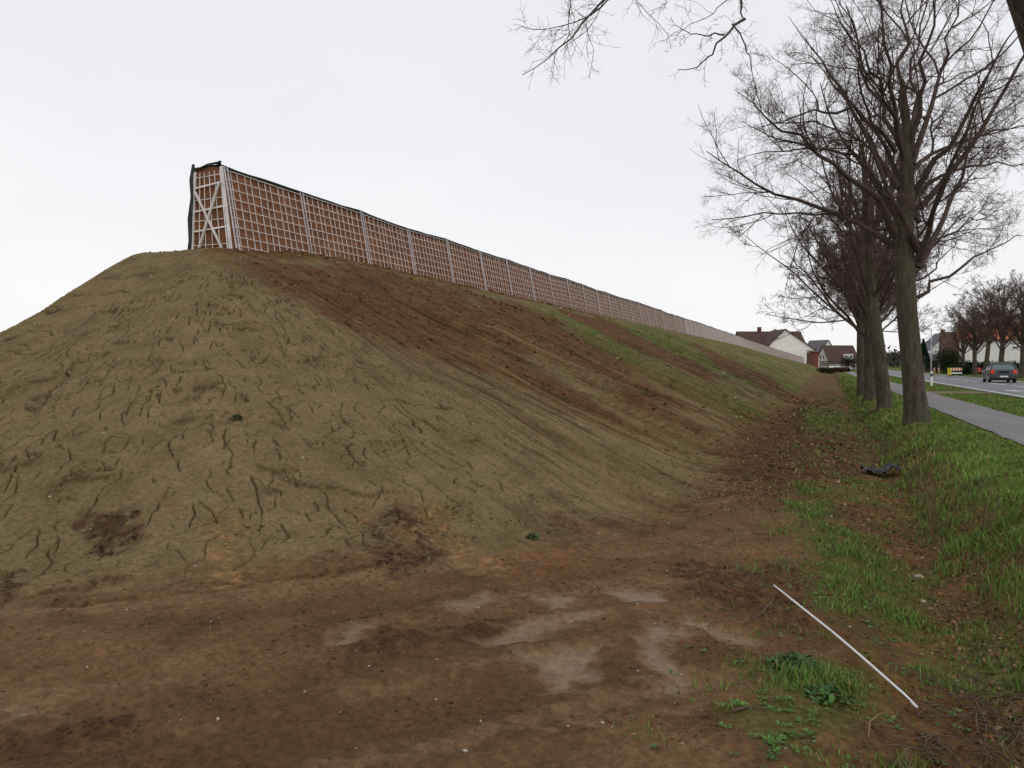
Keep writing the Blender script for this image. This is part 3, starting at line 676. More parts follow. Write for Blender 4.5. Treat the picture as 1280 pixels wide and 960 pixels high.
pB = bare_tree('bare_tree', 34, H=12.5, r=0.23, fork=3.4, nl=15, lean=(-0.15, 0.0), dens=0.92, rmin=0.008)
pC = bare_tree('bare_tree', 47, H=12, r=0.24, fork=3.0, nl=15, lean=(0.1, 0), dens=0.92, rmin=0.010)
row = [(pA, 30.3, 1.85, 0.0, 1.0, 'bare tree just behind the thickest one, forking low and leaning left'),
       (pB, 38.5, 1.75, 1.3, 1.0, 'bare tree in the row, third whole trunk from the near end'),
       (pC, 46.0, 1.75, 2.6, 1.0, 'bare tree in the row, fourth whole trunk from the near end'),
       (pB, 53.0, 1.95, 4.0, 1.0, 'bare tree in the row, fifth whole trunk from the near end'),
       (pA, 60.0, 2.25, 2.9, 1.0, 'farthest bare tree of the row beside the ditch')]
first = set()
for src, y, x, rz, sc_, lab in row:
    o = src if src.name not in first else copy_tree(src)
    first.add(src.name)
    o.location = (x, y, gz(x, y)); o.rotation_euler = (0, 0, rz); o.scale = (sc_, sc_, sc_)
    tag(o, lab or 'bare tree far along the row beside the ditch, its crown merging with its neighbours', 'tree', GR_ROW)
# trees on the far side of the road
GR_FAR = 'bare trees across the road'
far = [(pB, 17.4, 127, 1.1, 0.90, 'leftmost bare tree across the road, leaning over the brick house'),
       (pC, 17.6, 119, 2.0, 1.05, 'bare forked tree across the road before the left end of the white building'),
       (pA, 17.5, 111, 4.4, 1.15, 'bare tree across the road just left of the dark car'),
       (pB, 17.7, 103, 3.1, 1.15, 'bare forked tree across the road directly above the dark car'),
       (pC, 17.8, 93, 5.5, 1.15, 'bare tree across the road at the right edge of the photo')]
for src, x, y, rz, sc_, lab in far:
    o = copy_tree(src); o.location = (x, y, gz(x, y)); o.rotation_euler = (0, 0, rz); o.scale = (sc_, sc_, sc_*0.92)
    tag(o, lab, 'tree', GR_FAR)
# nearest tree: its trunk leans in at the top right corner, twigs hang into the top of the picture
def leaning_tree():
    rng = np.random.RandomState(9)
    b = np.array(OVER_TRUNK[0]); b[2] = gz(b[0], b[1])
    root = empty('leaning_tree', tuple(b)); tag(root, 'dark leaning trunk in the top right corner with thin twigs hanging in from above', 'tree')
    tp = [np.array([0, 0, -0.2])] + [np.array(p)-b for p in OVER_TRUNK[1:]]
    tp.append(tp[-1] + np.array([-0.9, 0.1, 2.0]))
    trunk_mesh('trunk', tp, [0.30, 0.27, 0.25, 0.22, 0.20, 0.19, 0.17, 0.14, 0.08], [M_BARK], root, seed=6)
    Ps, Rs, Ls = [], [], []
    for k, r, pts in OVER:
        P, L = resample(np.array(pts)-b, 12, rng, 0.012); Ps.append(P); Rs.append(r*0.62*(1-0.8*np.linspace(0, 1, 12))); Ls.append(L)
    big = [Ps, Rs, Ls]
    # boughs that carry them, above the frame
    bough = []
    t0 = tp[6]
    for (tx, rr) in ((Ps[0][0], 0.05), (Ps[3][0], 0.07), (Ps[8][0], 0.035)):
        mid = (t0+tx)/2 + np.array([0, 0, 0.9]); P, L = resample([t0, mid, tx + np.array([0, 0, 0.35]), tx], 12); bough.append((P, np.linspace(rr, rr*0.5, 12), L))
    g1 = [(np.array([q[0] for q in bough]), np.array([q[1] for q in bough]))]
    P = np.array(Ps); R = np.array(Rs); L = np.array(Ls)
    g = [(P, R)]; s = [7]
    for per, lm, n, wan in ((11, 0.34, 7, 0.22), (5, 0.42, 5, 0.28), (2.2, 0.4, 4, 0.3)):
        S, D, Ln, r = spawn(rng, P, R, L, per, 0.12, 1.0, 30, 75, lm, 0.006, 0.0016)
        k = Ln > 0.04; S, D, Ln, r = S[k], D[k], Ln[k], r[k]
        P, R = grow(rng, S, D, Ln, r, n, wan, -0.02, 0.5); L = Ln; g.append((P, R)); s.append(4)
    for gg in [(np.array(Ps), np.array(Rs))]: pass
    # buds
    V, F = tubes_np(g1 + g[:1], [8, 7]); V2, F2 = tubes_np(g[1:], s[1:])
    cr = mesh_np('crown', V, F, mats=[M_BRANCH], parent=root); mesh_np('twigs', V2, F2, mats=[M_TWIG], parent=cr)
    # the rest of the crown goes up and away over the viewer's right
    S = np.array([tp[7]]*8); az = rng.rand(8)*6.28; D = np.stack([np.cos(az)*0.6, np.sin(az)*0.6, np.ones(8)], 1)
    P, R = grow(rng, S, D, np.full(8, 4.5), np.full(8, 0.07), 12, 0.09, 0.05, 0.15)
    gg, ss = crown_levels(rng, P, R, np.full(8, 4.5), dens=0.6, levels=2)
    V, F = tubes_np(gg, ss); mesh_np('upper_crown', V, F, mats=[M_BRANCH], parent=cr)
leaning_tree()
# ------------------------------------------------------------------ road, path, markings
def asphalt(name, c, c2, damp):
    m = bpy.data.materials.new(name); m.use_nodes = True; n, l = m.node_tree.nodes, m.node_tree.links
    b = n['Principled BSDF']; b.inputs['Roughness'].default_value = 0.75; b.inputs['Specular IOR Level'].default_value = 0.3
    tc = n.new('ShaderNodeTexCoord')
    t = n.new('ShaderNodeTexNoise'); t.inputs['Scale'].default_value = 90; t.inputs['Detail'].default_value = 4; l.new(tc.outputs['Object'], t.inputs['Vector'])
    t2 = n.new('ShaderNodeTexNoise'); t2.inputs['Scale'].default_value = 0.9; t2.inputs['Detail'].default_value = 6
    mp = n.new('ShaderNodeMapping'); mp.inputs['Scale'].default_value = (1.6, 0.25, 1); l.new(tc.outputs['Object'], mp.inputs[0]); l.new(mp.outputs[0], t2.inputs['Vector'])
    r = n.new('ShaderNodeValToRGB'); r.color_ramp.elements[0].color = (*c, 1); r.color_ramp.elements[1].color = (*c2, 1)
    r.color_ramp.elements[0].position = 0.3; r.color_ramp.elements[1].position = 0.7; l.new(t.outputs['Fac'], r.inputs[0])
    r2 = n.new('ShaderNodeValToRGB'); r2.color_ramp.elements[0].position = 0.44; r2.color_ramp.elements[1].position = 0.6; l.new(t2.outputs['Fac'], r2.inputs[0])
    mix = n.new('ShaderNodeMix'); mix.data_type = 'RGBA'; mix.blend_type = 'MULTIPLY'; mix.inputs[0].default_value = 1
    mix2 = n.new('ShaderNodeMix'); mix2.data_type = 'RGBA'; l.new(r2.outputs[0], mix2.inputs[0]); mix2.inputs[6].default_value = (*damp, 1); mix2.inputs[7].default_value = (1,1,1,1)
    l.new(r.outputs[0], mix.inputs[6]); l.new(mix2.outputs[2], mix.inputs[7]); l.new(mix.outputs[2], b.inputs['Base Color'])
    mr = n.new('ShaderNodeMapRange'); mr.inputs['To Min'].default_value = 0.55; mr.inputs['To Max'].default_value = 0.85; l.new(r2.outputs[0], mr.inputs['Value']); l.new(mr.outputs[0], b.inputs['Roughness'])
    bp = n.new('ShaderNodeBump'); bp.inputs['Distance'].default_value = 0.003; l.new(t.outputs['Fac'], bp.inputs['Height']); l.new(bp.outputs[0], b.inputs['Normal'])
    return m
M_PATH = asphalt('path_asphalt', (0.17, 0.155, 0.15), (0.25, 0.235, 0.225), (0.62, 0.60, 0.62))
M_ROAD = asphalt('road_asphalt', (0.13, 0.13, 0.135), (0.21, 0.21, 0.215), (0.80, 0.80, 0.82))
M_PAINT = mat('road_paint', (0.68, 0.68, 0.66), 0.7, var=0.18, scale=9)
def strip(name, x0, x1, y0, y1, z, m, n=400, wob=0.03, seed=0, nx=6):
    ys = y0 + (y1-y0)*np.linspace(0, 1, n)**1.6
    a = x0 + wob*fbm(ys*0.9, ys*0, 3, seed); b = x1 + wob*fbm(ys*0.9, ys*0+9, 3, seed+5)
    w = np.linspace(0, 1, nx)[None]
    X = a[:, None]*(1-w) + b[:, None]*w; Y = np.repeat(ys[:, None], nx, 1); Z = np.full(X.shape, z)
    i = np.arange(n*nx).reshape(n, nx)
    F = np.stack([i[:-1, :-1], i[:-1, 1:], i[1:, 1:], i[1:, :-1]], -1).reshape(-1, 4)
    return mesh_np(name, np.stack([X, Y, Z], -1).reshape(-1, 3), F, mats=[m], smooth=False)
tag(strip('path', 3.0, 4.58, -12, 420, 0.0, M_PATH, wob=0.07, seed=3), kind='structure')
tag(strip('road', 7.2, 14.3, -12, 700, 0.004, M_ROAD, seed=8), kind='structure')
mk = MB()
def flat(mb, pts, z): mb.add([(p[0], p[1], z) for p in pts], [tuple(range(len(pts)))])
flat(mk, [(7.42, -12), (7.56, -12), (7.56, 600), (7.42, 600)], 0.008)
flat(mk, [(13.94, -12), (14.08, -12), (14.08, 600), (13.94, 600)], 0.008)
y = 4.0
while y < 400:
    flat(mk, [(10.72, y), (10.87, y), (10.87, min(y+7.5, 400)), (10.72, min(y+7.5, 400))], 0.008); y += 9.5 if y < 130 else 12
# turn arrow on the near lane
ax, ay = 9.15, 43.5
flat(mk, [(ax+0.35, ay), (ax+0.55, ay), (ax+0.55, ay+4.2), (ax+0.35, ay+3.6)], 0.008)
flat(mk, [(ax+0.35, ay+3.6), (ax+0.55, ay+4.2), (ax-0.25, ay+4.2), (ax-0.25, ay+3.6)], 0.0081)
flat(mk, [(ax-0.25, ay+2.9), (ax-0.25, ay+4.9), (ax-0.9, ay+3.9)], 0.008)
tag(mk.build('road_markings', M_PAINT), kind='structure')

# ------------------------------------------------------------------ noise barrier on the crest
M_STEEL = mat('galvanised_steel', (0.74, 0.70, 0.68), 0.5, metal=0.15, var=0.22, scale=5)
M_POST = mat('post_steel', (0.58, 0.57, 0.60), 0.5, metal=0.2, var=0.2, scale=4)
M_FILL = mat('coir_matting', (0.27, 0.125, 0.065), 0.95, var=0.5, scale=2.2, bump=0.02, bscale=14, col2=(0.16, 0.072, 0.040), spec=0.1)
M_FABRIC = mat('dark_geotextile', (0.035, 0.045, 0.042), 0.85, var=0.35, scale=6, bump=0.006)
def barrier():
    H = 1.50; W = 1.06; BAT = 0.27
    root = empty('noise_barrier', (-12.5, 14.6, 3.7))
    tag(root, 'long earth filled barrier wall of pale steel mesh over brown matting along the embankment crest', 'barrier wall')
    o0 = Vector(root.location)
    ys = [14.62 + 2.80*k for k in range(73)]
    rng = random.Random(3)
    def xf(y): return float(x_front(np.array(y))) 
    def zc(y): return float(np.array(CREST - 2.55*sst(120, 228, np.array(y))))
    st = []   # stations: foot x, base z, top z
    for k, y in enumerate(ys):
        dz = 0.06*rng.uniform(-1, 1) if k > 0 else 0.03
        st.append((xf(y)+rng.uniform(-.03,.03), y, zc(y), zc(y)+H+dz*0.6))
    def face(k, u, v):   # point on the front face, u along, v up 0..1
        a, b = st[k], st[k+1]
        x = a[0]*(1-u)+b[0]*u; y = a[1]*(1-u)+b[1]*u; zb = a[2]*(1-u)+b[2]*u; zt = a[3]*(1-u)+b[3]*u
        sag = 0.012*math.sin(math.pi*u)*v
        return Vector((x - BAT*v, y, zb + (zt-zb)*v - sag)) - o0
    # core
    V, F = [], []
    NU, NV = 6, 8
    cols = []
    for k in range(len(st)-1):
        for i in range(NU):
            cols.append((k, i/NU))
    cols.append((len(st)-2, 1.0))
    nv = NV+1
    prof = []
    for (k, u) in cols:
        ring = []
        for j in range(nv):
            v = -0.3 + 1.3*j/NV
            p = face(k, u, v); b = 0.035*noise(np.array(p.y*2.2), np.array(p.z*3.0), 5) + 0.03
            ring.append((p.x - 0.02 + float(b)*(1 if v > 0 else 0) - 0.03, p.y, p.z))
        t = face(k, u, 1.0)
        ring.append((t.x-0.35, t.y, t.z+0.03)); ring.append((t.x-0.68, t.y, t.z-0.02))
        b_ = face(k, u, -0.3); ring.append((b_.x-W-0.06, b_.y, b_.z))
        prof.append(ring)
    n = len(prof[0])
    V = [p for r in prof for p in r]
    F = [(i*n+j, (i+1)*n+j, (i+1)*n+j+1, i*n+j+1) for i in range(len(prof)-1) for j in range(n-1)]
    mb = MB(); mb.add(V, F); mb.add(prof[0], [tuple(range(n))]); mb.add(prof[-1], [tuple(range(n))[::-1]])
    mb.build('earth_core', M_FILL, root, smooth=False)
    # mesh panels, one per bay
    for k in range(len(st)-1):
        g = MB(); nb = 12; far_ = ys[k] > 75
        w = 0.013 if not far_ else 0.022
        ns = [i for i in range(1, nb)]
        lo = -0.22 if k == 0 else -0.06
        for i in ns:
            j = rng.uniform(-.012, .012)
            g.bar(face(k, i/nb+j, lo)+Vector((.03,0,0)), face(k, i/nb+j+rng.uniform(-.008,.008), 0.97)+Vector((.03,0,0)), w)
        for j in range(9):
            v = -0.13 + j*0.1375
            if v < lo: continue
            g.bar(face(k, 0.02, v+rng.uniform(-.008,.008))+Vector((.05,0,0)), face(k, 0.98, v+rng.uniform(-.008,.008))+Vector((.05,0,0)), w)
        g.build('mesh_panel', M_STEEL, root)
    for k in range(len(st)):
        g = MB(); kk = min(k, len(st)-2); u = 0.0 if k < len(st)-1 else 1.0
        big = (k % 1 == 0)
        lo = -0.25 if k < 2 else -0.1
        for d in ((-0.016, 0.022) if k else (0.0, 0.034)):
            g.bar(face(kk, u+d, lo)+Vector((.07,0,0)), face(kk, u+d, 1.0)+Vector((.07,0,0)), 0.022, 0.022)
        g.build('post', M_POST, root)
    # dark fabric edge lapping over the top
    mb = MB(); pr = []
    for i, (k, u) in enumerate(cols):
        t = face(k, u, 1.0); wv = 0.022*float(noise(np.array(t.y*1.1), np.array(0.5), 9)); 
        pr.append([(t.x+0.05, t.y, t.z-0.015+wv*0.5), (t.x+0.045, t.y, t.z+0.02+wv), (t.x-0.02, t.y, t.z+0.04+wv), (t.x-0.3, t.y, t.z+0.05), (t.x-0.68, t.y, t.z+0.02), (t.x-0.71, t.y, t.z-0.06)])
    n = 6; V = [p for r in pr for p in r]
    mb.add(V, [(i*n+j, (i+1)*n+j, (i+1)*n+j+1, i*n+j+1) for i in range(len(pr)-1) for j in range(n-1)])
    o = mb.build('top_fabric', M_FABRIC, root, smooth=True)
    sd_ = o.modifiers.new('solid', 'SOLIDIFY'); sd_.thickness = 0.012
    # end frame: corner posts, rails, cross brace, wires
    y = ys[0]-0.04
    xr0, xr1 = st[0][0]+0.02, st[0][0]-BAT+0.03; xl0, xl1 = st[0][0]-W-0.04, st[0][0]-0.98
    zb, zt = st[0][2]-0.42, st[0][3]
    def ep(u, v):   # u 0 left .. 1 right
        xa = xl0*(1-v)+xl1*v; xb = xr0*(1-v)+xr1*v; sag = 0.04*math.sin(math.pi*u)*v + 0.05*(1-u)*v
        return Vector((xa*(1-u)+xb*u, y, zb+(zt-zb)*v - sag)) - o0
    fr = MB()
    fr.bar(ep(0.05, 0), ep(0.05, 0.98), 0.045); fr.bar(ep(1, 0), ep(1, 1), 0.05); fr.bar(ep(0.93, 0.0), ep(0.95, 0.97), 0.03)
    for v in (0.30, 0.53, 0.80): fr.bar(ep(0.05, v), ep(0.97, v+0.03), 0.035)
    fr.build('end_frame', M_STEEL, root)
    br = MB(); br.bar(ep(0.10, 0.76)-Vector((0,.03,0)), ep(0.86, 0.02)-Vector((0,.03,0)), 0.055, 0.03); br.bar(ep(0.93, 0.83)-Vector((0,.05,0)), ep(0.20, 0.02)-Vector((0,.05,0)), 0.055, 0.03)
    br.build('cross_brace', M_STEEL, root)
    wi = MB()
    for u in (0.22, 0.38, 0.56, 0.74): wi.bar(ep(u, 0), ep(u, 0.98), 0.014)
    for v in (0.14, 0.42, 0.66, 0.92): wi.bar(ep(0.05, v), ep(0.95, v), 0.014)
    wi.build('end_mesh', M_STEEL, root)
    fb = MB()
    fb.tube([ep(-0.03, -0.05), ep(0.0, 0.2), ep(-0.03, 0.45), ep(0.0, 0.7), ep(-0.05, 0.9), ep(-0.03, 1.08)], [0.06, 0.055, 0.07, 0.05, 0.06, 0.03], 8)
    fb.tube([ep(-0.03, 1.02), ep(0.25, 1.04), ep(0.5, 1.07), ep(0.8, 1.06), ep(0.97, 1.04), ep(1.0, 1.06)], [0.03, 0.022, 0.02, 0.025, 0.04, 0.05], 8)
    fb.build('end_fabric', M_FABRIC, root, smooth=True)
barrier()
# ------------------------------------------------------------------ houses, car and street furniture
CY, SY = math.cos(YAW), math.sin(YAW)
def at(px, D):      # image pixel column + assumed depth -> x, y on the ground
    r = (px-640)/1035.0*D
    return (r*CY - D*SY, r*SY + D*CY)
M_WHITE = mat('white_render', (0.80, 0.79, 0.75), 0.9, var=0.07, scale=1.2)
M_BRICK = mat('brick', (0.13, 0.055, 0.042), 0.9, var=0.35, scale=9)
M_RTILE = mat('brown_tiles', (0.075, 0.042, 0.034), 0.8, var=0.3, scale=5, stretch=(1, 1, 6))
M_OTILE = mat('orange_tiles', (0.42, 0.13, 0.06), 0.8, var=0.25, scale=4)
M_GTILE = mat('grey_tiles', (0.115, 0.115, 0.13), 0.75, var=0.25, scale=5)
M_GLASS = mat('window_glass', (0.05, 0.06, 0.07), 0.15, var=0.2, scale=2, spec=0.6)
M_TRIM = mat('white_trim', (0.75, 0.75, 0.73), 0.6, var=0.05)
M_DARKW = mat('dark_wood', (0.06, 0.04, 0.03), 0.8, var=0.3)
def gable_house(name, x0, x1, y0, y1, eave, ridge, wall, roofm, root, along='x', over=0.35, base=-0.5):
    """walls + pitched roof with its own thickness; ridge runs along x or y"""
    w = MB()
    if along == 'x':
        ym = (y0+y1)/2; w.prism([(y0,base),(y1,base),(y1,eave),(ym,ridge),(y0,eave)], 0, x0, x1)
        r = MB(); sl = (ridge-eave)/(ym-y0)
        for sgn, ye in ((-1, y0), (1, y1)):
            e = ye + sgn*over; ez = eave - sl*over
            r.hexa([(x0-over, e, ez), (x1+over, e, ez), (x1+over, ym, ridge+0.02), (x0-over, ym, ridge+0.02),
                    (x0-over, e, ez+0.18), (x1+over, e, ez+0.18), (x1+over, ym, ridge+0.2), (x0-over, ym, ridge+0.2)])
    else:
        xm = (x0+x1)/2; w.prism([(x0,base),(x1,base),(x1,eave),(xm,ridge),(x0,eave)], 1, y0, y1)
        r = MB(); sl = (ridge-eave)/(xm-x0)
        for sgn, xe in ((-1, x0), (1, x1)):
            e = xe + sgn*over; ez = eave - sl*over
            r.hexa([(e, y0-over, ez), (e, y1+over, ez), (xm, y1+over, ridge+0.02), (xm, y0-over, ridge+0.02),
                    (e, y0-over, ez+0.18), (e, y1+over, ez+0.18), (xm, y1+over, ridge+0.2), (xm, y0-over, ridge+0.2)])
    wo = w.build('wall', wall, root); ro = r.build('roof', roofm, root)
    return wo, ro
def window(root, x, y, z, w, h, ax=0):
    f = MB()
    if ax == 0:
        f.box(x-w/2, x+w/2, y-0.06, y, z-h/2, z+h/2); o = f.build('window', M_TRIM, root)
        g = MB(); g.box(x-w/2+0.1, x+w/2-0.1, y-0.075, y-0.062, z-h/2+0.1, z+h/2-0.1); g.box
    else:
        f.box(x-0.06, x, y-w/2, y+w/2, z-h/2, z+h/2); o = f.build('window', M_TRIM, root)
        g = MB(); g.box(x-0.075, x-0.062, y-w/2+0.1, y+w/2-0.1, z-h/2+0.1, z+h/2-0.1)
    g.build('pane', M_GLASS, o)
def chimney(root, x, y, z0, z1, w=0.7):
    c = MB(); c.box(x-w/2, x+w/2, y-w/2, y+w/2, z0, z1); c.box(x-w/2-.06, x+w/2+.06, y-w/2-.06, y+w/2+.06, z1, z1+0.12)
    c.build('chimney', M_BRICK, root)
def root_at(name, px, D, rot=0.0):
    x, y = at(px, D); return empty(name, (x, y, 0), YAW+rot)
# farmhouse behind the far end of the barrier
D = 236; k = D/1035
h1 = root_at('farmhouse', 976, D); tag(h1, 'big farmhouse with brown tiled roof and white gable above the far end of the barrier', 'house')
Z = lambda y: (456-y)*k + EYE
X_ = lambda px: (px-976)*k
w, r = gable_house('main', X_(936), X_(1017), 6, 18, Z(433), Z(413), M_BRICK, M_RTILE, h1, 'x')
chimney(r, X_(964.5), 12, Z(416), Z(408)+0.2, 1.0); chimney(r, X_(986), 12.6, Z(415), Z(410), 0.7)
g = MB(); xa, xl, xr = X_(977), X_(958), X_(1013)
g.prism([(xl, -0.5), (xr, -0.5), (xr, Z(437)), (xa, Z(413)), (xl, Z(431))], 1, -3, 9)
wing = g.build('gable_wing', M_WHITE, h1)
g = MB()
for (a, b, c_, d_) in ((xl-0.4, Z(431)-0.4, xa, Z(412.6)), (xr+0.5, Z(437)-0.4, xa, Z(412.6))):
    g.hexa([(a, -3.4, b), (a, 10, b), (c_, 10, d_), (c_, -3.4, d_), (a, -3.4, b+.22), (a, 10, b+.22), (c_, 10, d_+.22), (c_, -3.4, d_+.22)])
g.build('wing_roof', M_RTILE, h1)
window(h1, X_(972), -3, Z(442), 0.9, 1.2); window(h1, X_(1009), -3, Z(450), 0.8, 1.1)
# red brick annex with slatted red shutters
an = root_at('brick_annex', 1018, 226); tag(an, 'narrow dark red brick annex with bright red slats right of the white gable', 'annex')
g = MB(); g.box(-0.7, 1.0, 0, 4, -0.5, 4.8); g.build('wall', M_BRICK, an)
g = MB(); g.hexa([(-.9,-.3,4.7),(1.2,-.3,4.7),(1.2,4.3,5.1),(-.9,4.3,5.1),(-.9,-.3,4.85),(1.2,-.3,4.85),(1.2,4.3,5.3),(-.9,4.3,5.3)]); g.build('roof', M_RTILE, an)
M_RED = mat('red_slats', (0.32, 0.04, 0.04), 0.6, var=0.2)
for i in range(5):
    g = MB(); g.box(0.1, 0.9, -0.08, -0.003, 1.3+i*0.68, 1.6+i*0.68); g.build('slat', M_RED, an)
# white house with dormers
h2 = root_at('white_house', 1046, 250, rot=math.radians(10)); tag(h2, 'small white house with steep brown roof and two white dormers left of the tree trunks', 'house')
w, r = gable_house('h', -4.2, 5.5, -3, 4.5, 2.2, 7.0, M_WHITE, M_RTILE, h2, 'x')
for dx in (1.6, 3.2):
    g = MB(); g.box(dx-0.6, dx+0.6, -2.5, -0.2, 3.0, 4.5); d = g.build('dormer', M_TRIM, r)
    g = MB(); g.box(dx-0.38, dx+0.38, -2.53, -2.503, 3.3, 4.2); g.build('pane', M_GLASS, d)
window(h2, 3.6, -3, 1.0, 0.9, 1.0); window(h2, -4.2, 0.2, 3.6, 0.8, 1.2, ax=1); window(h2, -4.2, 1.8, 3.6, 0.8, 1.2, ax=1)
# grey house behind it
h3 = root_at('grey_house', 1024, 285, rot=math.radians(20)); tag(h3, 'grey roofed house half hidden between the farmhouse and the white dormer house', 'house')
gable_house('h', -4, 4.5, -4, 5, 4.0, 9.6, M_WHITE, M_GTILE, h3, 'y'); 
# right of the road
h4 = root_at('slate_house', 1176, 178, rot=math.radians(-12)); tag(h4, 'house with a large grey slate roof just right of the lamp post', 'house')
w, r = gable_house('h', -3.2, 4.0, -3, 6, 4.3, 8.0, M_WHITE, M_GTILE, h4, 'y', over=0.5); chimney(r, 0.6, 1, 7.4, 8.7, 0.7)
g = MB(); g.box(-3.6, 4.4, -3.9, -3.62, 3.9, 4.25); g.build('fascia', M_TRIM, h4)
h5 = root_at('brick_house', 1195, 152, rot=math.radians(-26)); tag(h5, 'brick house with dark brown hipped roof behind the leftmost tree across the road', 'house')
w, r = gable_house('h', -2.2, 3.2, -3.5, 5, 3.9, 7.2, M_BRICK, M_RTILE, h5, 'x', over=0.5); window(h5, -0.8, -3.5, 2.3, 1.0, 1.2)
h6 = root_at('white_building', 1246, 134, rot=math.radians(-29)); tag(h6, 'long white building with orange tiled roof behind the trees across the road', 'building')
w, r = gable_house('h', -5.3, 9, -3, 6, 5.5, 7.8, M_WHITE, M_OTILE, h6, 'x', over=0.45)
window(h6, 2.4, -3, 4.0, 0.9, 0.5); window(h6, 7.4, -3, 3.3, 1.0, 1.2)
h7 = root_at('garage', 1160, 165); tag(h7, 'low grey garage at the end of the road beside the thick trunk', 'garage')
gable_house('h', -2.5, 2.8, -2, 4, 2.2, 3.2, mat('grey_render', (0.3,0.28,0.26), 0.9, var=0.15), M_GTILE, h7, 'x')
g = MB(); g.box(-1.6, 0.9, -2.05, -2.003, -0.1, 2.0); g.build('door', M_DARKW, h7)

# ---- cars
def make_car(name, paint):
    c = empty(name)
    body = MB()
    side = [(-2.15,.32),(-2.2,.55),(-2.16,.92),(-1.9,.98),(1.0,.96),(1.95,.80),(2.2,.62),(2.22,.35),(1.95,.22),(-1.95,.22)]
    body.prism(side, 0, -.86, .86)
    bo = body.build('body', paint, c, bevel=0.07)
    gh = MB()   # greenhouse: side glass as a solid, roof above
    gh.hexa([(-.80,-2.02,.95),(.80,-2.02,.95),(.80,1.05,.93),(-.80,1.05,.93),(-.62,-1.62,1.40),(.62,-1.62,1.40),(.62,.15,1.40),(-.62,.15,1.40)])
    gh.build('windows', M_CARGLASS, c, bevel=0.03)
    rf = MB(); rf.hexa([(-.66,-1.72,1.385),(.66,-1.72,1.385),(.66,.22,1.385),(-.66,.22,1.385),(-.56,-1.55,1.455),(.56,-1.55,1.455),(.56,.05,1.455),(-.56,.05,1.455)])
    rf.build('roof', paint, c, bevel=0.025)
    pi = MB()
    for s in (-1, 1):
        pi.bar((s*.815,-2.03,.95), (s*.645,-1.64,1.42), .09); pi.bar((s*.81,-.55,.95), (s*.64,-.5,1.42), .06); pi.bar((s*.81,1.06,.94), (s*.64,.18,1.41), .06)
    pi.build('pillars', paint, c)
    bp = MB(); bp.box(-.84,.84,-2.27,-2.12,.30,.58); bp.build('bumper', paint, c, bevel=0.04)
    lo = MB(); lo.box(-.78,.78,-2.2,2.15,.18,.31); lo.build('underbody', M_TYRE, c)
    for s in (-1, 1):
        t = MB(); t.hexa([(s*.60,-2.235,.68),(s*.83,-2.20,.68),(s*.83,-2.0,.68),(s*.60,-2.0,.68),(s*.58,-2.19,.93),(s*.80,-2.14,.93),(s*.80,-1.9,.93),(s*.58,-1.9,.93)]); t.build('tail_light', M_TAIL, c)
        hl = MB(); hl.hexa([(s*.55,2.0,.60),(s*.82,1.9,.60),(s*.82,2.17,.60),(s*.55,2.24,.60),(s*.55,1.95,.76),(s*.82,1.85,.76),(s*.82,2.05,.76),(s*.55,2.1,.76)]); hl.build('headlight', M_TRIM, c)
        mi = MB(); mi.box(min(s*.86,s*1.0), max(s*.86,s*1.0), .62, .80, .93, 1.08); mi.build('mirror', paint, c, bevel=0.02)
        for y in (-1.35, 1.35):
            w = MB(); w.tube([(s*.68,y,.315),(s*.70,y,.315),(s*.86,y,.315),(s*.885,y,.315)], [.27,.315,.315,.28], 24); wo = w.build('wheel', M_TYRE, c, smooth=False)
            ri = MB(); ri.tube([(s*.87,y,.315),(s*.892,y,.315)], [.20,.19], 16); ri.build('rim', M_POST, wo)
    pl = MB(); pl.box(-.26,.26,-2.29,-2.272,.40,.51) ; pl.build('number_plate', M_TRIM, c)
    ha = MB(); ha.box(-.3,.3,-2.235,-2.19,.70,.84); ha.build('tailgate_recess', M_TYRE, c)
    return c
M_CARGLASS = mat('car_glass', (0.10, 0.13, 0.13), 0.08, var=0.05, spec=0.8)
M_TYRE = mat('tyre', (0.018, 0.018, 0.018), 0.85, var=0.2)
M_TAIL = mat('tail_lens', (0.55, 0.03, 0.02), 0.25, var=0.1, emit=((1.0, 0.08, 0.04), 0.12))
M_CAR = mat('dark_car_paint', (0.045, 0.05, 0.06), 0.28, metal=0.3, var=0.08, spec=0.6)
M_CARR = mat('red_car_paint', (0.35, 0.02, 0.02), 0.3, var=0.08, spec=0.6)
car = make_car('car', M_CAR); x, y = at(1249, 61.5); car.location = (x, y, 0.004); car.rotation_euler = (0, 0, math.radians(-2))
tag(car, 'dark grey hatchback seen from behind driving away in the far lane', 'car')
rc = make_car('car', M_CARR); x, y = at(1211, 118); rc.location = (x+0.6, y, gz(x, y)); rc.rotation_euler = (0, 0, math.radians(25))
tag(rc, 'red car parked between the tree trunks across the road before the hedge', 'car')

# ---- road furniture
x, y = at(1164, 108)
lp = empty('street_lamp', (x, y, 0), YAW); tag(lp, 'thin grey street lamp with an arm to the left standing beside the road end', 'street lamp')
g = MB(); g.tube([(0,0,-.2),(0,0,3),(0,0,6.0)], [.09,.075,.05], 10); g.build('pole', M_POST, lp, smooth=True)
g = MB(); g.tube([(0,0,5.98),(-.25,0,6.02),(-.5,0,6.0)], [.04,.035,.03], 8); g.build('arm', M_POST, lp, smooth=True)
g = MB(); g.hexa([(-.95,-.1,5.93),(-.45,-.1,5.93),(-.45,.1,5.93),(-.95,.1,5.93),(-.9,-.07,6.05),(-.5,-.07,6.05),(-.5,.07,6.05),(-.9,.07,6.05)]); g.build('lamp_head', M_POST, lp)
x, y = at(1164.5, 52); 
dl = empty('roadside_post', (x, y, gz(x, y)), YAW); tag(dl, 'white roadside marker post with black band standing in the grass by the road edge', 'marker post')
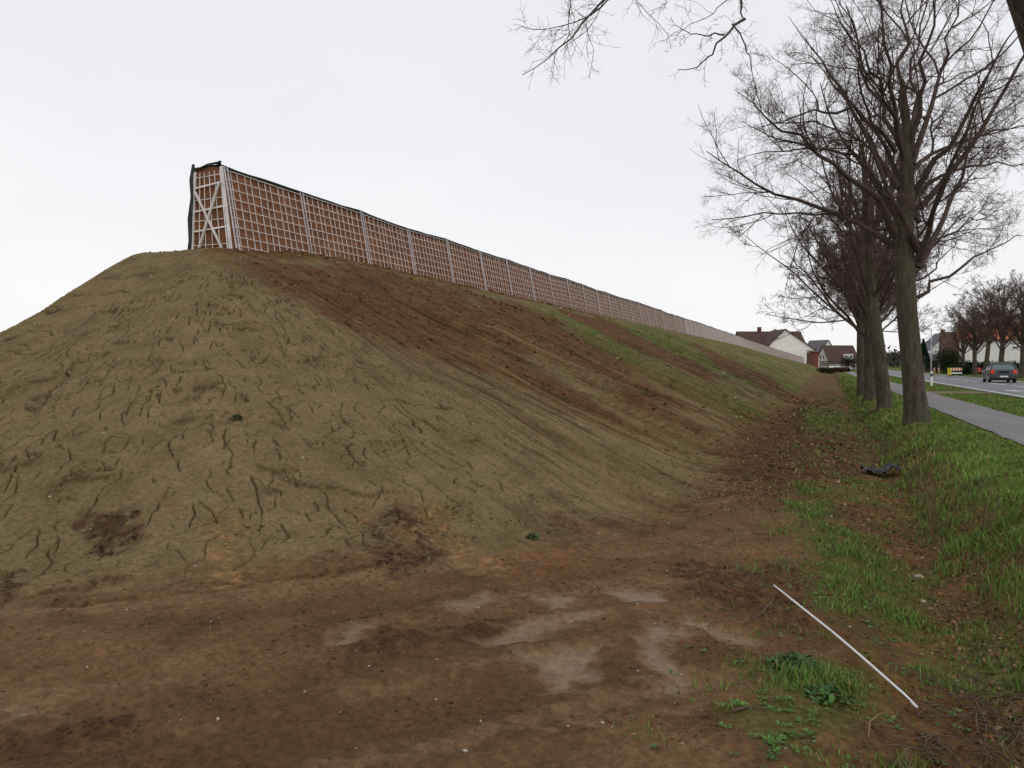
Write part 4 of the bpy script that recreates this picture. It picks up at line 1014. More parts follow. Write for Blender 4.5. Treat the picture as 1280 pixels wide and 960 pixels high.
M_BLK = mat('black_band', (0.02,0.02,0.02), 0.6); M_PW = mat('white_plastic', (0.8,0.8,0.8), 0.5, var=0.05)
for nm, a, b, m_ in (('post', -.1, .58, M_PW), ('band', .58, .76, M_BLK), ('cap', .76, .92, M_PW)):
    g = MB(); g.prism([(-.06,-.05),(.06,-.05),(.05,.03),(0,.07),(-.05,.03)], 2, a, b); g.build(nm, m_, dl)
x, y = at(1196, 97)
bb = empty('works_barrier', (x, y, 0), YAW); tag(bb, 'red and white striped works barrier at the far road edge', 'barrier')
M_ORG = mat('orange_band', (0.72, 0.16, 0.04), 0.5, var=0.1)
g = MB(); g.box(-.62,.62,-.02,.02,.62,.95); g.box(-.62,.62,-.02,.02,.25,.42); g.build('board', M_PW, bb)
g = MB()
for i in range(4): g.hexa([(-.58+i*.31,-.03,.62),(-.42+i*.31,-.03,.62),(-.42+i*.31,-.023,.62),(-.58+i*.31,-.023,.62),(-.50+i*.31,-.03,.95),(-.34+i*.31,-.03,.95),(-.34+i*.31,-.023,.95),(-.50+i*.31,-.023,.95)])
g.build('stripes', M_ORG, bb)
for s in (-.5,.5):
    g = MB(); g.box(s-.03,s+.03,-.01,.05,0,1.0); g.box(s-.05,s+.05,-.3,.3,0,.06); g.build('foot', M_TYRE, bb)
x, y = at(1187, 95)
yb = empty('yellow_sign_board', (x, y, 0), YAW); tag(yb, 'small yellow upright board standing left of the striped works barrier', 'sign board')
M_YEL = mat('yellow_paint', (0.70, 0.55, 0.05), 0.5, var=0.1)
g = MB(); g.box(-.22,.22,-.03,.03,.15,.95); g.build('board', M_YEL, yb)
g = MB(); g.box(-.03,.03,.03,.07,0,1.0); g.box(-.2,.2,-.2,.25,0,.06); g.build('stand', M_TYRE, yb)
for i, px in enumerate((1168, 1173.5)):
    x, y = at(px, 103); bo = empty('bollard', (x, y, 0), YAW)
    tag(bo, ('pale bollard left of its twin near the dark bush at the road end', 'pale bollard nearest the dark bush at the road end')[i], 'bollard', 'pale bollards at the road end')
    g = MB(); g.tube([(0,0,-.05),(0,0,.85),(0,0,.95)], [.11,.1,.05], 10); g.build('post', mat('bollard_paint', (0.55,0.33,0.2), 0.6), bo, smooth=True)
# low dark garden fence in front of the dormer house
x, y = at(1044, 205); gf = empty('garden_fence', (x, y, 0), YAW); tag(gf, 'low dark wooden fence in front of the white dormer house', 'fence')
g = MB()
for z in (1.1, 1.5, 1.9): g.box(-3.6, 5.0, -.03, .03, z, z+.28)
g.build('rails', M_DARKW, gf)
for i in range(6):
    g = MB(); g.box(-3.6+i*1.7-.06, -3.6+i*1.7+.06, .03, .15, -.5, 2.3); g.build('post', M_DARKW, gf)

# ---- leafy masses: bushes, hedges, conifer
M_LEAF = vmat('leaf_material', bump=0, var=0.25, scale=3, rough=0.8)
def leaf_cloud(name, rng, centers, radii, n, size, col, parent=None):
    """many small leaf faces spread through a set of ellipsoids"""
    centers = np.array(centers, float); radii = np.array(radii, float)
    w = radii.prod(1)**0.8; k = rng.choice(len(centers), n, p=w/w.sum())
    d = norm(rng.randn(n, 3)); rr = (0.55+0.5*rng.rand(n))[:, None]
    P = centers[k] + d*rr*radii[k]
    P += 0.12*radii[k]*rng.randn(n, 3)
    a = norm(rng.randn(n, 3) + 0.6*d); b = norm(np.cross(a, rng.randn(n, 3)))
    s = size*(0.5+rng.rand(n))[:, None]
    V = np.stack([P - a*s*0.5, P + b*s*0.35, P + a*s*0.5, P - b*s*0.35], 1).reshape(-1, 3)
    F = np.arange(4*n).reshape(n, 4)
    c = np.array(col)[None]*(0.6+0.8*rng.rand(n, 1))*(1+0.15*rng.randn(n, 3)); c = np.repeat(np.clip(c, .005, 1), 4, 0)
    return mesh_np(name, V, F, cols=c, mats=[M_LEAF], parent=parent, smooth=False)
rngv = np.random.RandomState(12)
def bush(name, px, D, wdt, hgt, col, label, cat='bush', n=5000, group=None, dep=None):
    x, y = at(px, D); root = empty(name, (x, y, gz(x, y)), YAW); tag(root, label, cat, group)
    dep = dep or wdt*0.6
    m = max(3, int(wdt/ (hgt*0.45)))
    cs = [((i+0.5)/m*wdt - wdt/2 + rngv.randn()*0.1, rngv.randn()*dep*0.15, hgt*(0.42+0.12*rngv.rand())) for i in range(m)] + [((rngv.rand()-.5)*wdt*.8, rngv.randn()*dep*.2, hgt*0.62) for _ in range(m)]
    rs = [(wdt/m*0.75+.1, dep*0.5, hgt*0.5) for _ in range(m)] + [(wdt/m*0.55, dep*0.35, hgt*0.36) for _ in range(m)]
    leaf_cloud('foliage', rngv, cs, rs, n, 0.16, col, root)
    g = MB()
    for i in range(m): g.tube([(cs[i][0], 0, -.1), (cs[i][0]+.05, 0, hgt*.4), (cs[i][0]-.1, 0, hgt*.75)], [.05, .035, .01], 6)
    g.build('stem', M_BRANCH, root)
bush('evergreen_bush', 1180, 122, 3.2, 3.6, (0.022, 0.034, 0.014), 'dark rounded evergreen bush below the slate and brick houses')
bush('brown_bush', 1192, 126, 2.2, 3.4, (0.075, 0.055, 0.025), 'brownish bush in front of the brick house')
bush('hedge', 1240, 116, 9.5, 1.9, (0.018, 0.028, 0.014), 'dark clipped hedge along the foot of the white building', 'hedge', n=12000, dep=1.2)
bush('garden_hedge', 1198, 112, 3.0, 1.3, (0.02, 0.04, 0.016), 'short dark green hedge right behind the works barrier', 'hedge', n=4000, dep=1)
bush('garden_bush', 1066, 190, 4.0, 3.2, (0.03, 0.028, 0.018), 'dark bush at the foot of the white dormer house near the trunks', n=4000)
bush('dead_bush', 1052, 150, 3.0, 0.9, (0.07, 0.04, 0.026), 'low reddish brown bush at the far end of the ditch', n=3000)
bush('verge_bush', 1034, 170, 4.0, 1.3, (0.03, 0.035, 0.018), 'low dark bush under the garden fence at the end of the embankment', n=3000)
# conifer peeping out beside the trunk
x, y = at(1154, 160); cf = empty('conifer', (x, y, 0)); tag(cf, 'dark conifer peeping out right of the thick trunk above the garage', 'tree')
n = 5000; q = rngv.rand(n)**0.7; rad = (1-q)*1.9*(0.5+0.6*rngv.rand(n)); a = rngv.rand(n)*6.28
P = np.stack([rad*np.cos(a), rad*np.sin(a), 0.5+q*5.8 - rad*0.25], 1); dd = norm(np.stack([np.cos(a), np.sin(a), -0.3+0*a], 1)+0.3*rngv.randn(n, 3)); b = norm(np.cross(dd, rngv.randn(n, 3)))
V = np.stack([P-dd*.18, P+b*.06, P+dd*.18, P-b*.06], 1).reshape(-1, 3)
mesh_np('crown', V, np.arange(4*n).reshape(n, 4), cols=np.repeat(np.array([[.02,.045,.022]])*(0.6+.8*rngv.rand(n, 1)), 4, 0), mats=[M_LEAF], parent=cf, smooth=False)
g = MB(); g.tube([(0,0,-.2),(0,0,3),(0,0,6.2)], [.14,.09,.02], 8); g.build('trunk', M_BRANCH, cf)
# far wooded rise on the horizon
def hills():
    az = np.radians(np.linspace(-60, 70, 260)); V = []; F = []
    M_HILL = mat('wooded_hills', (0.10, 0.115, 0.11), 0.95, var=0.2, scale=0.01)
    rr = [900, 1150, 1500, 2100, 2900]; hh = [0, 6, 20, 46, 40]
    X, Y, Zz = [], [], []
    for r_, h_ in zip(rr, hh):
        hz = h_*(0.65 + 0.5*fbm(az*4, az*0+r_*0.001, 4, 7)) - 0.4
        X.append(r_*np.sin(az)); Y.append(r_*np.cos(az)); Zz.append(hz)
    V = np.stack([np.array(X), np.array(Y), np.array(Zz)], -1); m_, n_ = V.shape[:2]
    i = np.arange(m_*n_).reshape(m_, n_)
    F = np.stack([i[:-1,:-1], i[:-1,1:], i[1:,1:], i[1:,:-1]], -1).reshape(-1, 4)
    tag(mesh_np('hills', V.reshape(-1, 3), F, mats=[M_HILL]), kind='structure')
hills()
P = []; R_ = []
for kx in range(260):
    xx = 20 + rngv.rand()*330; yy = 330 + rngv.rand()*250
    P.append((xx, yy, 3.0+rngv.rand()*1.5)); R_.append((4+3*rngv.rand(), 4, 3.2+2.2*rngv.rand()))
o = leaf_cloud('far_wood', rngv, P, R_, 70000, 0.8, (0.045, 0.042, 0.03)); tag(o, 'far off wood along the horizon beyond the road', 'wood', kind='stuff')
P = []; R_ = []
for kx in range(60):
    xx = -25 + rngv.rand()*40; yy = 330 + rngv.rand()*60
    P.append((xx, yy, 2.2)); R_.append((3+2*rngv.rand(), 3, 2.2+1.2*rngv.rand()))
o = leaf_cloud('far_hedgerow', rngv, P, R_, 24000, 0.6, (0.05, 0.045, 0.03)); tag(o, 'far off hedgerow at the end of the tree row', 'hedgerow', kind='stuff')
# ------------------------------------------------------------------ ground cover and small things
RG = np.random.RandomState(77)
def scatter(n, d0, d1, spread=44, power=0.0):
    th = np.radians(90+20.8) + np.radians(RG.uniform(-spread, spread, n))
    D = d0*(d1/d0)**RG.rand(n)
    return D*np.cos(th), D*np.sin(th), D
def tz(X, Y):
    return np.concatenate([terrain(X[i:i+100000], Y[i:i+100000], full=False) for i in range(0, len(X), 100000)])
def blades(name, X, Y, D, h, cols, label, cat, lean=0.45, wmul=1.0):
    n = len(X); Zb = tz(X, Y) - 0.01
    az = RG.rand(n)*2*np.pi; w = np.maximum(0.0028*wmul, D*0.00055*wmul)*(0.7+0.7*RG.rand(n))
    side = np.stack([np.cos(az), np.sin(az), 0*az], 1); ld = RG.rand(n)*2*np.pi
    le = np.stack([np.cos(ld), np.sin(ld), 0*ld], 1)*(h*lean*(0.3+RG.rand(n)))[:, None]
    B = np.stack([X, Y, Zb], 1); up = np.array([0, 0, 1.0])
    mid = B + up*h[:, None]*0.55 + le*0.35; tip = B + up*h[:, None]*(1-0.25*lean) + le*1.1
    W = w[:, None]*side
    V = np.stack([B-W, B+W, mid+W*0.75, mid-W*0.75, tip], 1).reshape(-1, 3)
    i = np.arange(n)*5
    Q = np.stack([i, i+1, i+2, i+3], 1); T = np.stack([i+3, i+2, i+4], 1)
    c = np.repeat(cols[:, None], 5, 1); c = c*np.array([0.75, 0.75, 1.0, 1.0, 1.15])[None, :, None]
    o = mesh_np(name, V, [Q, T], cols=c.reshape(-1, 3), mats=[M_GRASS], smooth=True)
    tag(o, label, cat, kind='stuff'); return o
M_GRASS = vmat('grass_blades', bump=0, var=0.2, scale=2.0, rough=0.7, spec=0.2)
def gcol(n, straw, base=(0.150, 0.235, 0.042)):
    c = np.array(base)[None]*(0.65+0.75*RG.rand(n, 1))*(1+0.12*RG.randn(n, 3))
    s = RG.rand(n) < straw
    c[s] = np.array([0.27, 0.20, 0.095])*(0.5+0.7*RG.rand(s.sum(), 1))
    return np.clip(c, 0.01, 0.6)
def cross_mask(X, Y): return (np.abs(Y-44.5-0.4*(X-5.8)) < 1.8) & (X > 4.3) & (X < 7.6)
# verge and bank
X, Y, D = scatter(900000, 3.2, 110)
edge = 1.12 + 0.30*fbm(X*1.1, Y*1.1, 3, 201)
p = (X > edge)*((X < 2.97+0.05*noise(Y*2, X*0, 5)) | ((X > 4.62) & (X < 7.12)) | ((X > 14.6) & (X < 30)))*(~cross_mask(X, Y))
bare = sst(0.25, 0.5, fbm(X*1.2+60, Y*1.2, 4, 111)); p = p*(1-0.45*bare)*(0.35 + 0.65*np.clip(D/14, 0, 1))
p = p*(0.10+0.90*sst(-0.25, 0.20, fbm(X*2.2, Y*2.2, 3, 202)))
k = RG.rand(len(X)) < p; X, Y, D = X[k], Y[k], D[k]
tall = sst(2.5, 1.5, X)*sst(-0.25, 0.3, fbm(X*1.3, Y*1.3, 3, 203)+0.15)
h = (0.035 + 0.05*RG.rand(len(X)) + tall*(0.02+0.085*RG.rand(len(X))))*np.where(D > 25, 1.0, 1.0)
st_ = np.clip(0.14 + 0.40*tall*sst(-0.1, 0.4, fbm(X*0.9+5, Y*0.9, 3, 204)), 0, 1)
c = gcol(len(X), 0.0); s = RG.rand(len(X)) < st_; c[s] = np.array([0.25, 0.185, 0.085])*(0.5+0.7*RG.rand(s.sum(), 1))
v = np.clip(0.9+0.6*fbm(X*0.8, Y*0.8, 3, 205), 0.5, 1.5)[:, None]; c = c*v
blades('grass', X, Y, D, h, c, 'green grass on the bank and along both sides of the path', 'grass')
# thin grass patches in the strip between toe and ditch
X, Y, D = scatter(900000, 3.2, 60)
M_ = masks(X, Y); gm = M_['grass']
nn = fbm(X*1.6, Y*1.6, 4, 210)
p = np.clip(gm*sst(-0.25, 0.25, nn+0.05)*0.75, 0, 1) + (X > -1.3)*(X < 1.5)*(Y > 3.0)*sst(-0.10, 0.25, nn + 0.15*noise(X*0.5, Y*0.3, 211))*0.55*sst(-1.2, 0.6, X)
p = p*(X < 1.5)*(0.3+0.7*np.clip(D/12, 0, 1))
k = RG.rand(len(X)) < p; X, Y, D = X[k], Y[k], D[k]
h = (0.025+0.055*RG.rand(len(X)))*(0.6+1.1*sst(-0.1, 0.4, fbm(X*2, Y*2, 2, 212)))
blades('thin_grass', X, Y, D, h, gcol(len(X), 0.10, (0.125, 0.20, 0.040)), 'patchy thin grass growing in the ditch and on the mud beside it', 'grass')
# sparse sprouts on the embankment
X, Y, D = scatter(500000, 5.5, 70)
s_, t_, ph_ = emb_coords(X, Y); b_ = base_height(X, Y)
gs = fbm(t_*0.6+11, s_*0.07, 3, 106)
p = (b_ > -0.15)*(X < -1.0)*(s_ > 1.2)*(0.012*sst(0.0, 0.4, fbm(X*1.5, Y*1.5, 3, 213)) + 0.35*sst(24, 50, Y)*sst(0.0, 0.4, gs + 0.3*noise(t_*2, s_*0.2, 214)))
M2 = masks(X, Y); p = np.maximum(p, 0.5*M2['green']*(b_ > -0.2)*sst(-0.3, 0.3, noise(t_*2.5, s_*0.2, 215)))*(1-0.9*M2['brown'])
k = RG.rand(len(X)) < p; X, Y, D = X[k], Y[k], D[k]
blades('sprouting_grass', X, Y, D, 0.03+0.045*RG.rand(len(X)), gcol(len(X), 0.05, (0.085, 0.14, 0.026)), 'fine sprouting grass in streaks on the embankment slope', 'grass')
# short dead and low material lying about: leaves
def litter(name, X, Y, D, size, cols, label, cat, lift=0.012, tilt=0.5):
    n = len(X); Zb = tz(X, Y) + lift*RG.rand(n)
    nrm = norm(np.stack([RG.randn(n)*tilt, RG.randn(n)*tilt, np.ones(n)], 1)); a = norm(np.cross(nrm, RG.randn(n, 3))); b = np.cross(nrm, a)
    P = np.stack([X, Y, Zb], 1); s = (size*(0.5+RG.rand(n)))[:, None]
    cur = nrm*s*0.25*RG.rand(n, 1)
    V = np.stack([P-a*s, P-b*s*0.55-a*s*0.1+cur, P+a*s, P+b*s*0.55+cur], 1).reshape(-1, 3)
    return tag(mesh_np(name, V, np.arange(4*n).reshape(n, 4), cols=np.repeat(cols, 4, 0), mats=[M_GRASS], smooth=False), label, cat, kind='stuff')
X, Y, D = scatter(260000, 3.0, 45)
b_ = base_height(X, Y)
zone = sst(-2.9, -1.2, X)*sst(2.2, 1.2, X)*sst(8.5, 11, Y+0.6*X) + sst(0.4, 1.0, X)*sst(2.6, 1.4, X)*0.8 + 0.5*M_['grass'].mean()*0
p = zone*(0.25+0.75*sst(-0.2, 0.3, fbm(X*1.5, Y*1.5, 3, 220)))*(b_ < 0.6)
k = RG.rand(len(X)) < p*0.6; X, Y, D = X[k], Y[k], D[k]
pal = np.array([[0.15,0.078,0.035],[0.22,0.120,0.055],[0.10,0.056,0.030],[0.28,0.19,0.11],[0.17,0.07,0.028],[0.07,0.045,0.03]])
c = pal[RG.choice(6, len(X), p=[.28,.2,.24,.06,.1,.12])]*(0.85+0.7*RG.rand(len(X), 1))
litter('leaf_litter', X, Y, D, np.maximum(0.018, 0.0016*D), c, 'brown rotten leaves lying in the ditch and at the foot of the slope', 'leaf litter')
# clods and crumbs of soil
ICO_V = None
def lumps(name, X, Y, size, cols, label, cat, sink=0.3, material=None):
    t = (1+5**0.5)/2
    iv = norm(np.array([(-1,t,0),(1,t,0),(-1,-t,0),(1,-t,0),(0,-1,t),(0,1,t),(0,-1,-t),(0,1,-t),(t,0,-1),(t,0,1),(-t,0,-1),(-t,0,1)], float))
    iF = np.array([(0,11,5),(0,5,1),(0,1,7),(0,7,10),(0,10,11),(1,5,9),(5,11,4),(11,10,2),(10,7,6),(7,1,8),(3,9,4),(3,4,2),(3,2,6),(3,6,8),(3,8,9),(4,9,5),(2,4,11),(6,2,10),(8,6,7),(9,8,1)])
    n = len(X); Zb = tz(X, Y)
    sc = size[:, None]*(0.6+0.8*RG.rand(n, 3)); sc[:, 2] *= 0.7
    V = iv[None]*(0.8+0.4*RG.rand(n, 12, 1))*sc[:, None]
    a = RG.rand(n)*6.28; ca, sa = np.cos(a)[:, None], np.sin(a)[:, None]
    V = np.stack([V[..., 0]*ca-V[..., 1]*sa, V[..., 0]*sa+V[..., 1]*ca, V[..., 2]], -1)
    V += np.stack([X, Y, Zb + size*sink], 1)[:, None]
    F = (np.arange(n)[:, None, None]*12 + iF[None]).reshape(-1, 3)
    return tag(mesh_np(name, V.reshape(-1, 3), F, cols=np.repeat(cols, 12, 0), mats=[material or M_CLOD], smooth=True), label, cat, kind='stuff')
M_CLOD = vmat('clod_material', bump=0.006, var=0.4, scale=40)
X, Y, D = scatter(330000, 2.4, 40)
b_ = base_height(X, Y); s_, t_, ph_ = emb_coords(X, Y); MM = masks(X, Y)
clump = sst(0.0, 0.4, fbm(X*1.2, Y*1.2, 3, 230))
p = (X < 0.9)*((b_ < -0.1)*(0.12+0.55*clump) + MM['clod'] + 0.5*MM['dark'] + 0.35*MM['brown']*(D < 30) + 0.05*(b_ > 0)*clump + 0.4*(s_ < 0.8))*(1-MM['silt'])
k = RG.rand(len(X)) < p*0.55; X, Y, D = X[k], Y[k], D[k]
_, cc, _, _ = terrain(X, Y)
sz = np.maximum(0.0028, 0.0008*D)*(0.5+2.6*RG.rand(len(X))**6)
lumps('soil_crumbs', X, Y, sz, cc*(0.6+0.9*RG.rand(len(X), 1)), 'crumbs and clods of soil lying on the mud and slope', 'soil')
# pebbles
X, Y, D = scatter(1500, 2.8, 40); k = (X < 1.6); X, Y, D = X[k], Y[k], D[k]
c = np.array([[0.42,0.36,0.28],[0.5,0.46,0.4],[0.33,0.2,0.12],[0.25,0.22,0.18]])[RG.choice(4, len(X))]*(0.7+0.5*RG.rand(len(X), 1))
lumps('pebbles', X, Y, np.maximum(0.004, 0.0007*D)*(0.5+2.2*RG.rand(len(X))**4), c, 'small pale pebbles scattered over mud and clay', 'pebbles', sink=0.2)
# broad leaved seedlings
def seedlings(name, X, Y, size, col, label):
    n = len(X); Zb = tz(X, Y); V = []; k = 5
    az = RG.rand(n, 1)*6.28 + np.arange(k)[None]*2*np.pi/k + 0.4*RG.randn(n, k)
    s = size[:, None]*(0.6+0.6*RG.rand(n, k)); el = 0.25+0.5*RG.rand(n, k)
    d = np.stack([np.cos(az)*np.cos(el), np.sin(az)*np.cos(el), np.sin(el)], -1); q = np.stack([-np.sin(az), np.cos(az), 0*az], -1)
    B = np.stack([X, Y, Zb+0.004], 1)[:, None] + 0*d
    P0 = B + d*s[..., None]*0.2; P1 = B + d*s[..., None]*0.65 + q*s[..., None]*0.32; P3 = B + d*s[..., None]*0.65 - q*s[..., None]*0.32; P2 = B + d*s[..., None]*1.1 - np.array([0, 0, 1])*s[..., None]*0.15
    V = np.stack([P0, P1, P2, P3], 2).reshape(-1, 3)
    c = np.repeat(np.array(col)[None]*(0.6+0.8*RG.rand(n*k, 1)), 4, 0)
    return mesh_np(name, V, np.arange(len(V)).reshape(-1, 4), cols=c, mats=[M_GRASS], smooth=False)
X, Y, D = scatter(60000, 2.8, 16); MM = masks(X, Y)
p = (MM['grass']*0.35*(Y < 7) + 0.15*(X > 0.4)*(X < 1.6)*(Y < 7) + 0.03*(X > -0.8)*(X < 1.3) + 0.004*(base_height(X, Y) > 0))*sst(-0.2, 0.3, fbm(X*2.5, Y*2.5, 3, 240))
k = RG.rand(len(X)) < p; X, Y, D = X[k], Y[k], D[k]
tag(seedlings('ground_weeds', X, Y, 0.016+0.018*RG.rand(len(X)), (0.075, 0.15, 0.03), 'w'), 'low broad leaved weeds spread over the mud beside the ditch', 'weeds', kind='stuff')
# leafy clumps that stand out
def weed(x, y, r, h, n, col, label, cat='weed', group=None):
    root = empty('weed_clump', (x, y, gz(x, y))); tag(root, label, cat, group)
    a = RG.rand(n)*6.28; q = RG.rand(n)**0.6; P = np.stack([q*r*np.cos(a), q*r*np.sin(a), h*(1-q**2)*(0.35+0.65*RG.rand(n))], 1)
    d = norm(np.stack([np.cos(a), np.sin(a), 0.3+0*a], 1)+0.5*RG.randn(n, 3)); b = norm(np.cross(d, np.array([0, 0, 1.0])+0.4*RG.randn(n, 3))); s = (0.018+0.014*RG.rand(n))[:, None]*(1 if r < .4 else 1.6)
    V = np.stack([P-d*s, P+b*s*.55, P+d*s*1.2-np.array([0,0,.3])*s, P-b*s*.55], 1).reshape(-1, 3)
    lv = mesh_np('leaves', V, np.arange(4*n).reshape(n, 4), cols=np.repeat(np.array([col])*(0.6+0.8*RG.rand(n, 1)), 4, 0), mats=[M_GRASS], parent=root, smooth=False)
    g = MB()
    for i in range(8):
        aa = i*0.8; g.tube([(0,0,-.02),(r*.3*math.cos(aa),r*.3*math.sin(aa),h*.5),(r*.7*math.cos(aa),r*.7*math.sin(aa),h*.7)], [.003,.0025,.001], 5)
    g.build('stem', M_STALK, root)
M_STALK = mat('dry_stalk', (0.20, 0.12, 0.065), 0.8, var=0.3, scale=8)
M_STALKD = mat('dark_stalk', (0.10, 0.062, 0.042), 0.8, var=0.3, scale=8)
weed(-0.15, 4.95, 0.16, 0.08, 260, (0.06, 0.115, 0.035), 'dark green leafy weed clump on the mud left of the white rod')
weed(0.02, 4.42, 0.12, 0.05, 90, (0.055, 0.12, 0.03), 'low green weed clump close to the lower half of the white rod')
GW = 'small green plants on the embankment'
for (x, y, r, h, lab) in ((-3.55, 17.4, .16, .22, 'small dark green plant on the brown streak of the slope'),
                       (-3.9, 22.5, .2, .3, 'small green seedling bush higher up the streaked slope'),
                       (-6.2, 7.6, .10, .06, 'tiny green plant among cracks on the clay end of the embankment'),
                       (-2.6, 7.4, .10, .07, 'tiny green plant near the foot of the clay slope')):
    weed(x, y, r*.7, h, 45, (0.06, 0.10, 0.035), lab, 'plant', GW)
# dry stalks on the bank
def stalks(name, x, y, n, h, spread, m, label, cat='dry plant'):
    root = empty(name, (x, y, gz(x, y))); tag(root, label, cat)
    for i in range(n):
        a = RG.rand()*6.28; q = RG.rand()**.7*spread; hh = h*(0.55+0.5*RG.rand()); bx, by = q*math.cos(a), q*math.sin(a); l = 0.10*RG.randn(2)
        g = MB(); pts = [(bx, by, gz(x+bx, y+by)-gz(x, y)-.02), (bx+l[0]*.3, by+l[1]*.3, hh*.4), (bx+l[0]*.8, by+l[1]*.8, hh*.75), (bx+l[0]*1.2+.02*RG.randn(), by+l[1]*1.2, hh)]
        g.tube(pts, [.0045, .004, .003, .0015], 5)
        for j in range(3):
            t0 = Vector(pts[2]).lerp(Vector(pts[3]), RG.rand()); g.tube([t0, t0+Vector((.05*RG.randn(), .05*RG.randn(), .05+.03*RG.rand()))], [.002, .001], 4)
        g.build('stalk', m, root)
x, y = at(1168, 9.2); stalks('dry_stalks', x, y, 14, 0.85, 0.14, M_STALK, 'cluster of tall brown dry stalks standing on the ditch bank')
x, y = at(1230, 8.2); stalks('dark_stalks', x, y, 7, 0.6, 0.22, M_STALKD, 'few thin dark stalks in the grass right of the tall brown stalks')
x, y = at(1150, 11.5); stalks('thin_stalks', x, y, 9, 0.7, 0.35, M_STALKD, 'loose thin stalks behind the tall brown stalks on the bank')
# brown twiggy shrub at the ditch
x, y = at(1110, 16.5); stalks('dead_shrub', x, y, 16, 0.45, 0.3, M_STALKD, 'low brown twiggy dead shrub in the ditch behind the black plastic', 'shrub')
# crumpled black plastic sheet
def sheet():
    x, y = at(1101, 14.3)
    n, m = 34, 22; U, W = np.meshgrid(np.linspace(-.30, .30, n), np.linspace(-.16, .16, m))
    Xs = x+U+0.03*noise(W*9, U*3, 5); Ys = y+W*1.6+0.05*noise(U*8, W*4, 6)
    Zs = tz(Xs.ravel(), Ys.ravel()).reshape(U.shape) + 0.05 + 0.13*np.abs(fbm(U*6, W*8, 3, 8)) + 0.08*np.abs(noise(U*13, W*15, 9)) + 0.10*np.exp(-((U-.16)/.1)**2)
    i = np.arange(n*m).reshape(m, n)
    o = mesh_np('plastic_sheet', np.stack([Xs, Ys, Zs], -1).reshape(-1, 3), np.stack([i[:-1,:-1], i[:-1,1:], i[1:,1:], i[1:,:-1]], -1).reshape(-1, 4), mats=[mat('black_plastic', (0.010,0.010,0.013), 0.5, var=0.2, spec=0.5)])
    s = o.modifiers.new('solid', 'SOLIDIFY'); s.thickness = 0.004
    tag(o, 'crumpled black plastic sheet lying in the ditch', 'plastic sheet')
sheet()
# the white rod
rp = [(-0.355, 6.50), (-0.22, 6.19), (-0.08, 5.87), (0.06, 5.55), (0.185, 5.24), (0.295, 4.96), (0.39, 4.72), (0.44, 4.58)]
pz = [gz(*q)+0.022 for q in rp]
zs = [max(pz[i], np.interp(i, [0, 7], [pz[0]+.01, pz[-1]+.02])) for i in range(8)]
g = MB(); g.tube([(a, b, c) for (a, b), c in zip(rp, zs)], 0.007, 12)
tag(g.build('white_rod', mat('white_rod_plastic', (0.72,0.72,0.70), 0.45, var=0.08), smooth=True), 'long thin white rod lying across mud and grass beside the ditch', 'rod')
# sticks
def stick(name, pts, r, label, m=None, cat='stick'):
    P = [(a, b, gz(a, b)+h) for a, b, h in pts]
    g = MB(); n = len(P); g.tube(P, [r*(1-.6*i/(n-1)) for i in range(n)], 7)
    tag(g.build(name, m or M_STALKD, smooth=True), label, cat)
def pstick(name, px, r, label, m=None):
    pts = []
    for (u, v, h) in px: 
        D = 1.62*1035/(v-456); pts.append((*at(u, D), h))
    stick(name, pts, r, label, m)
pstick('twig', [(935,770,.02),(955,755,.02),(968,742,.03),(970,735,.05),(990,733,.03),(1010,728,.01)], .006, 'thin grey twig under the upper end of the white rod')
pstick('stick', [(918,886,.012),(940,882,.016),(962,883,.012)], .008, 'short dark stick on the mud left of the ditch')
pstick('forked_twig', [(1090,905,.01),(1092,893,.03),(1105,884,.05),(1118,876,.04)], .005, 'pale bent twig left of the lower end of the white rod', M_STALK)
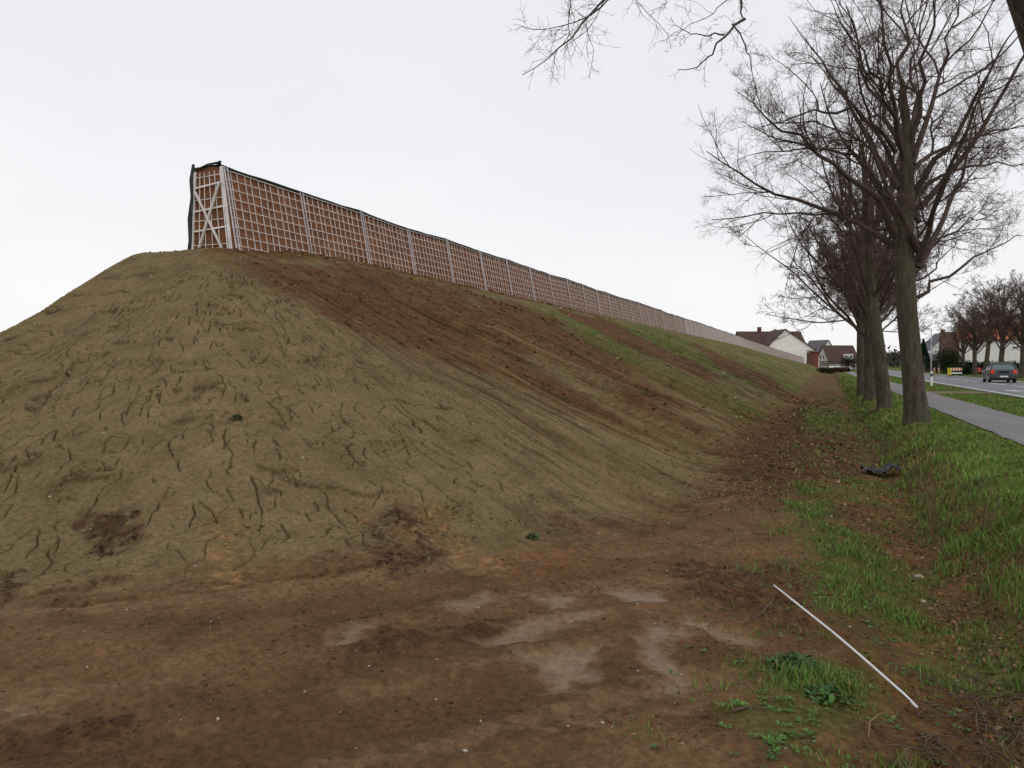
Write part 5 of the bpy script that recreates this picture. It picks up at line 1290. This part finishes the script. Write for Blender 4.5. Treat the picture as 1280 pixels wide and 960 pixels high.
pstick('long_twig', [(1000,702,.01),(1040,702,.02),(1075,707,.015),(1100,715,.01)], .006, 'long dark twig lying on the grass patch above the white rod')
pstick('fallen_twig', [(525,697,.03),(545,705,.03),(565,712,.03),(590,722,.02)], .006, 'thin fallen twig at the foot of the clay slope below the dark clod patch')
# brushwood in the bottom right corner
Ps, Rr = [], []
for i in range(190):
    u = 1150+RG.rand()*140; v = 780+RG.rand()*190; D = 1.5*1035/(v-456); x, y = at(u, D); a = RG.rand()*6.28; L = 0.12+0.3*RG.rand(); z = gz(x, y)
    q = np.linspace(0, 1, 7); cur = RG.randn()*0.5
    X = x+np.cos(a+cur*q)*L*q; Y = y+np.sin(a+cur*q)*L*q
    Ps.append(np.stack([X, Y, tz(X, Y)+0.01+0.05*RG.rand()*np.sin(q*3.0)+0.03*RG.rand()], 1)); Rr.append((0.0018+0.004*RG.rand()**2)*(1-.6*q))
V, F = tubes_np([(np.array(Ps), np.array(Rr))], [6])
tag(mesh_np('brushwood', V, F, mats=[M_STALKD]), 'tangle of thin dark brushwood in the bottom right corner by the ditch', 'brushwood', kind='stuff')
for (u, v, s) in ((1152,712,.05),(1156,741,.03),(1165,650,.03)): pass
def rock(u, v, r, label):
    D = 1.85*1035/(v-456); x, y = at(u, D)
    import bmesh
    bm = bmesh.new(); bmesh.ops.create_icosphere(bm, subdivisions=3, radius=r)
    for w in bm.verts:
        k = 1+0.25*float(fbm(np.array(w.co.x*9/r*.1+u), np.array(w.co.y*9/r*.1+w.co.z*7/r*.1), 3, 5)); w.co *= k; w.co.z *= .6
    me = bpy.data.meshes.new('stone'); bm.to_mesh(me); bm.free(); me.materials.append(M_STONE); me.polygons.foreach_set('use_smooth', [True]*len(me.polygons))
    o = bpy.data.objects.new('stone', me); COL.objects.link(o); o.location = (x, y, gz(x, y)+r*.2); tag(o, label, 'stone', 'stones in the ditch')
M_STONE = mat('pale_stone', (0.34, 0.27, 0.2), 0.85, var=0.3, scale=30, bump=.003)
rock(1152, 712, .045, 'pale round stone in the ditch, upper of two'); rock(1157, 742, .028, 'small pinkish stone in the ditch, lower of two')
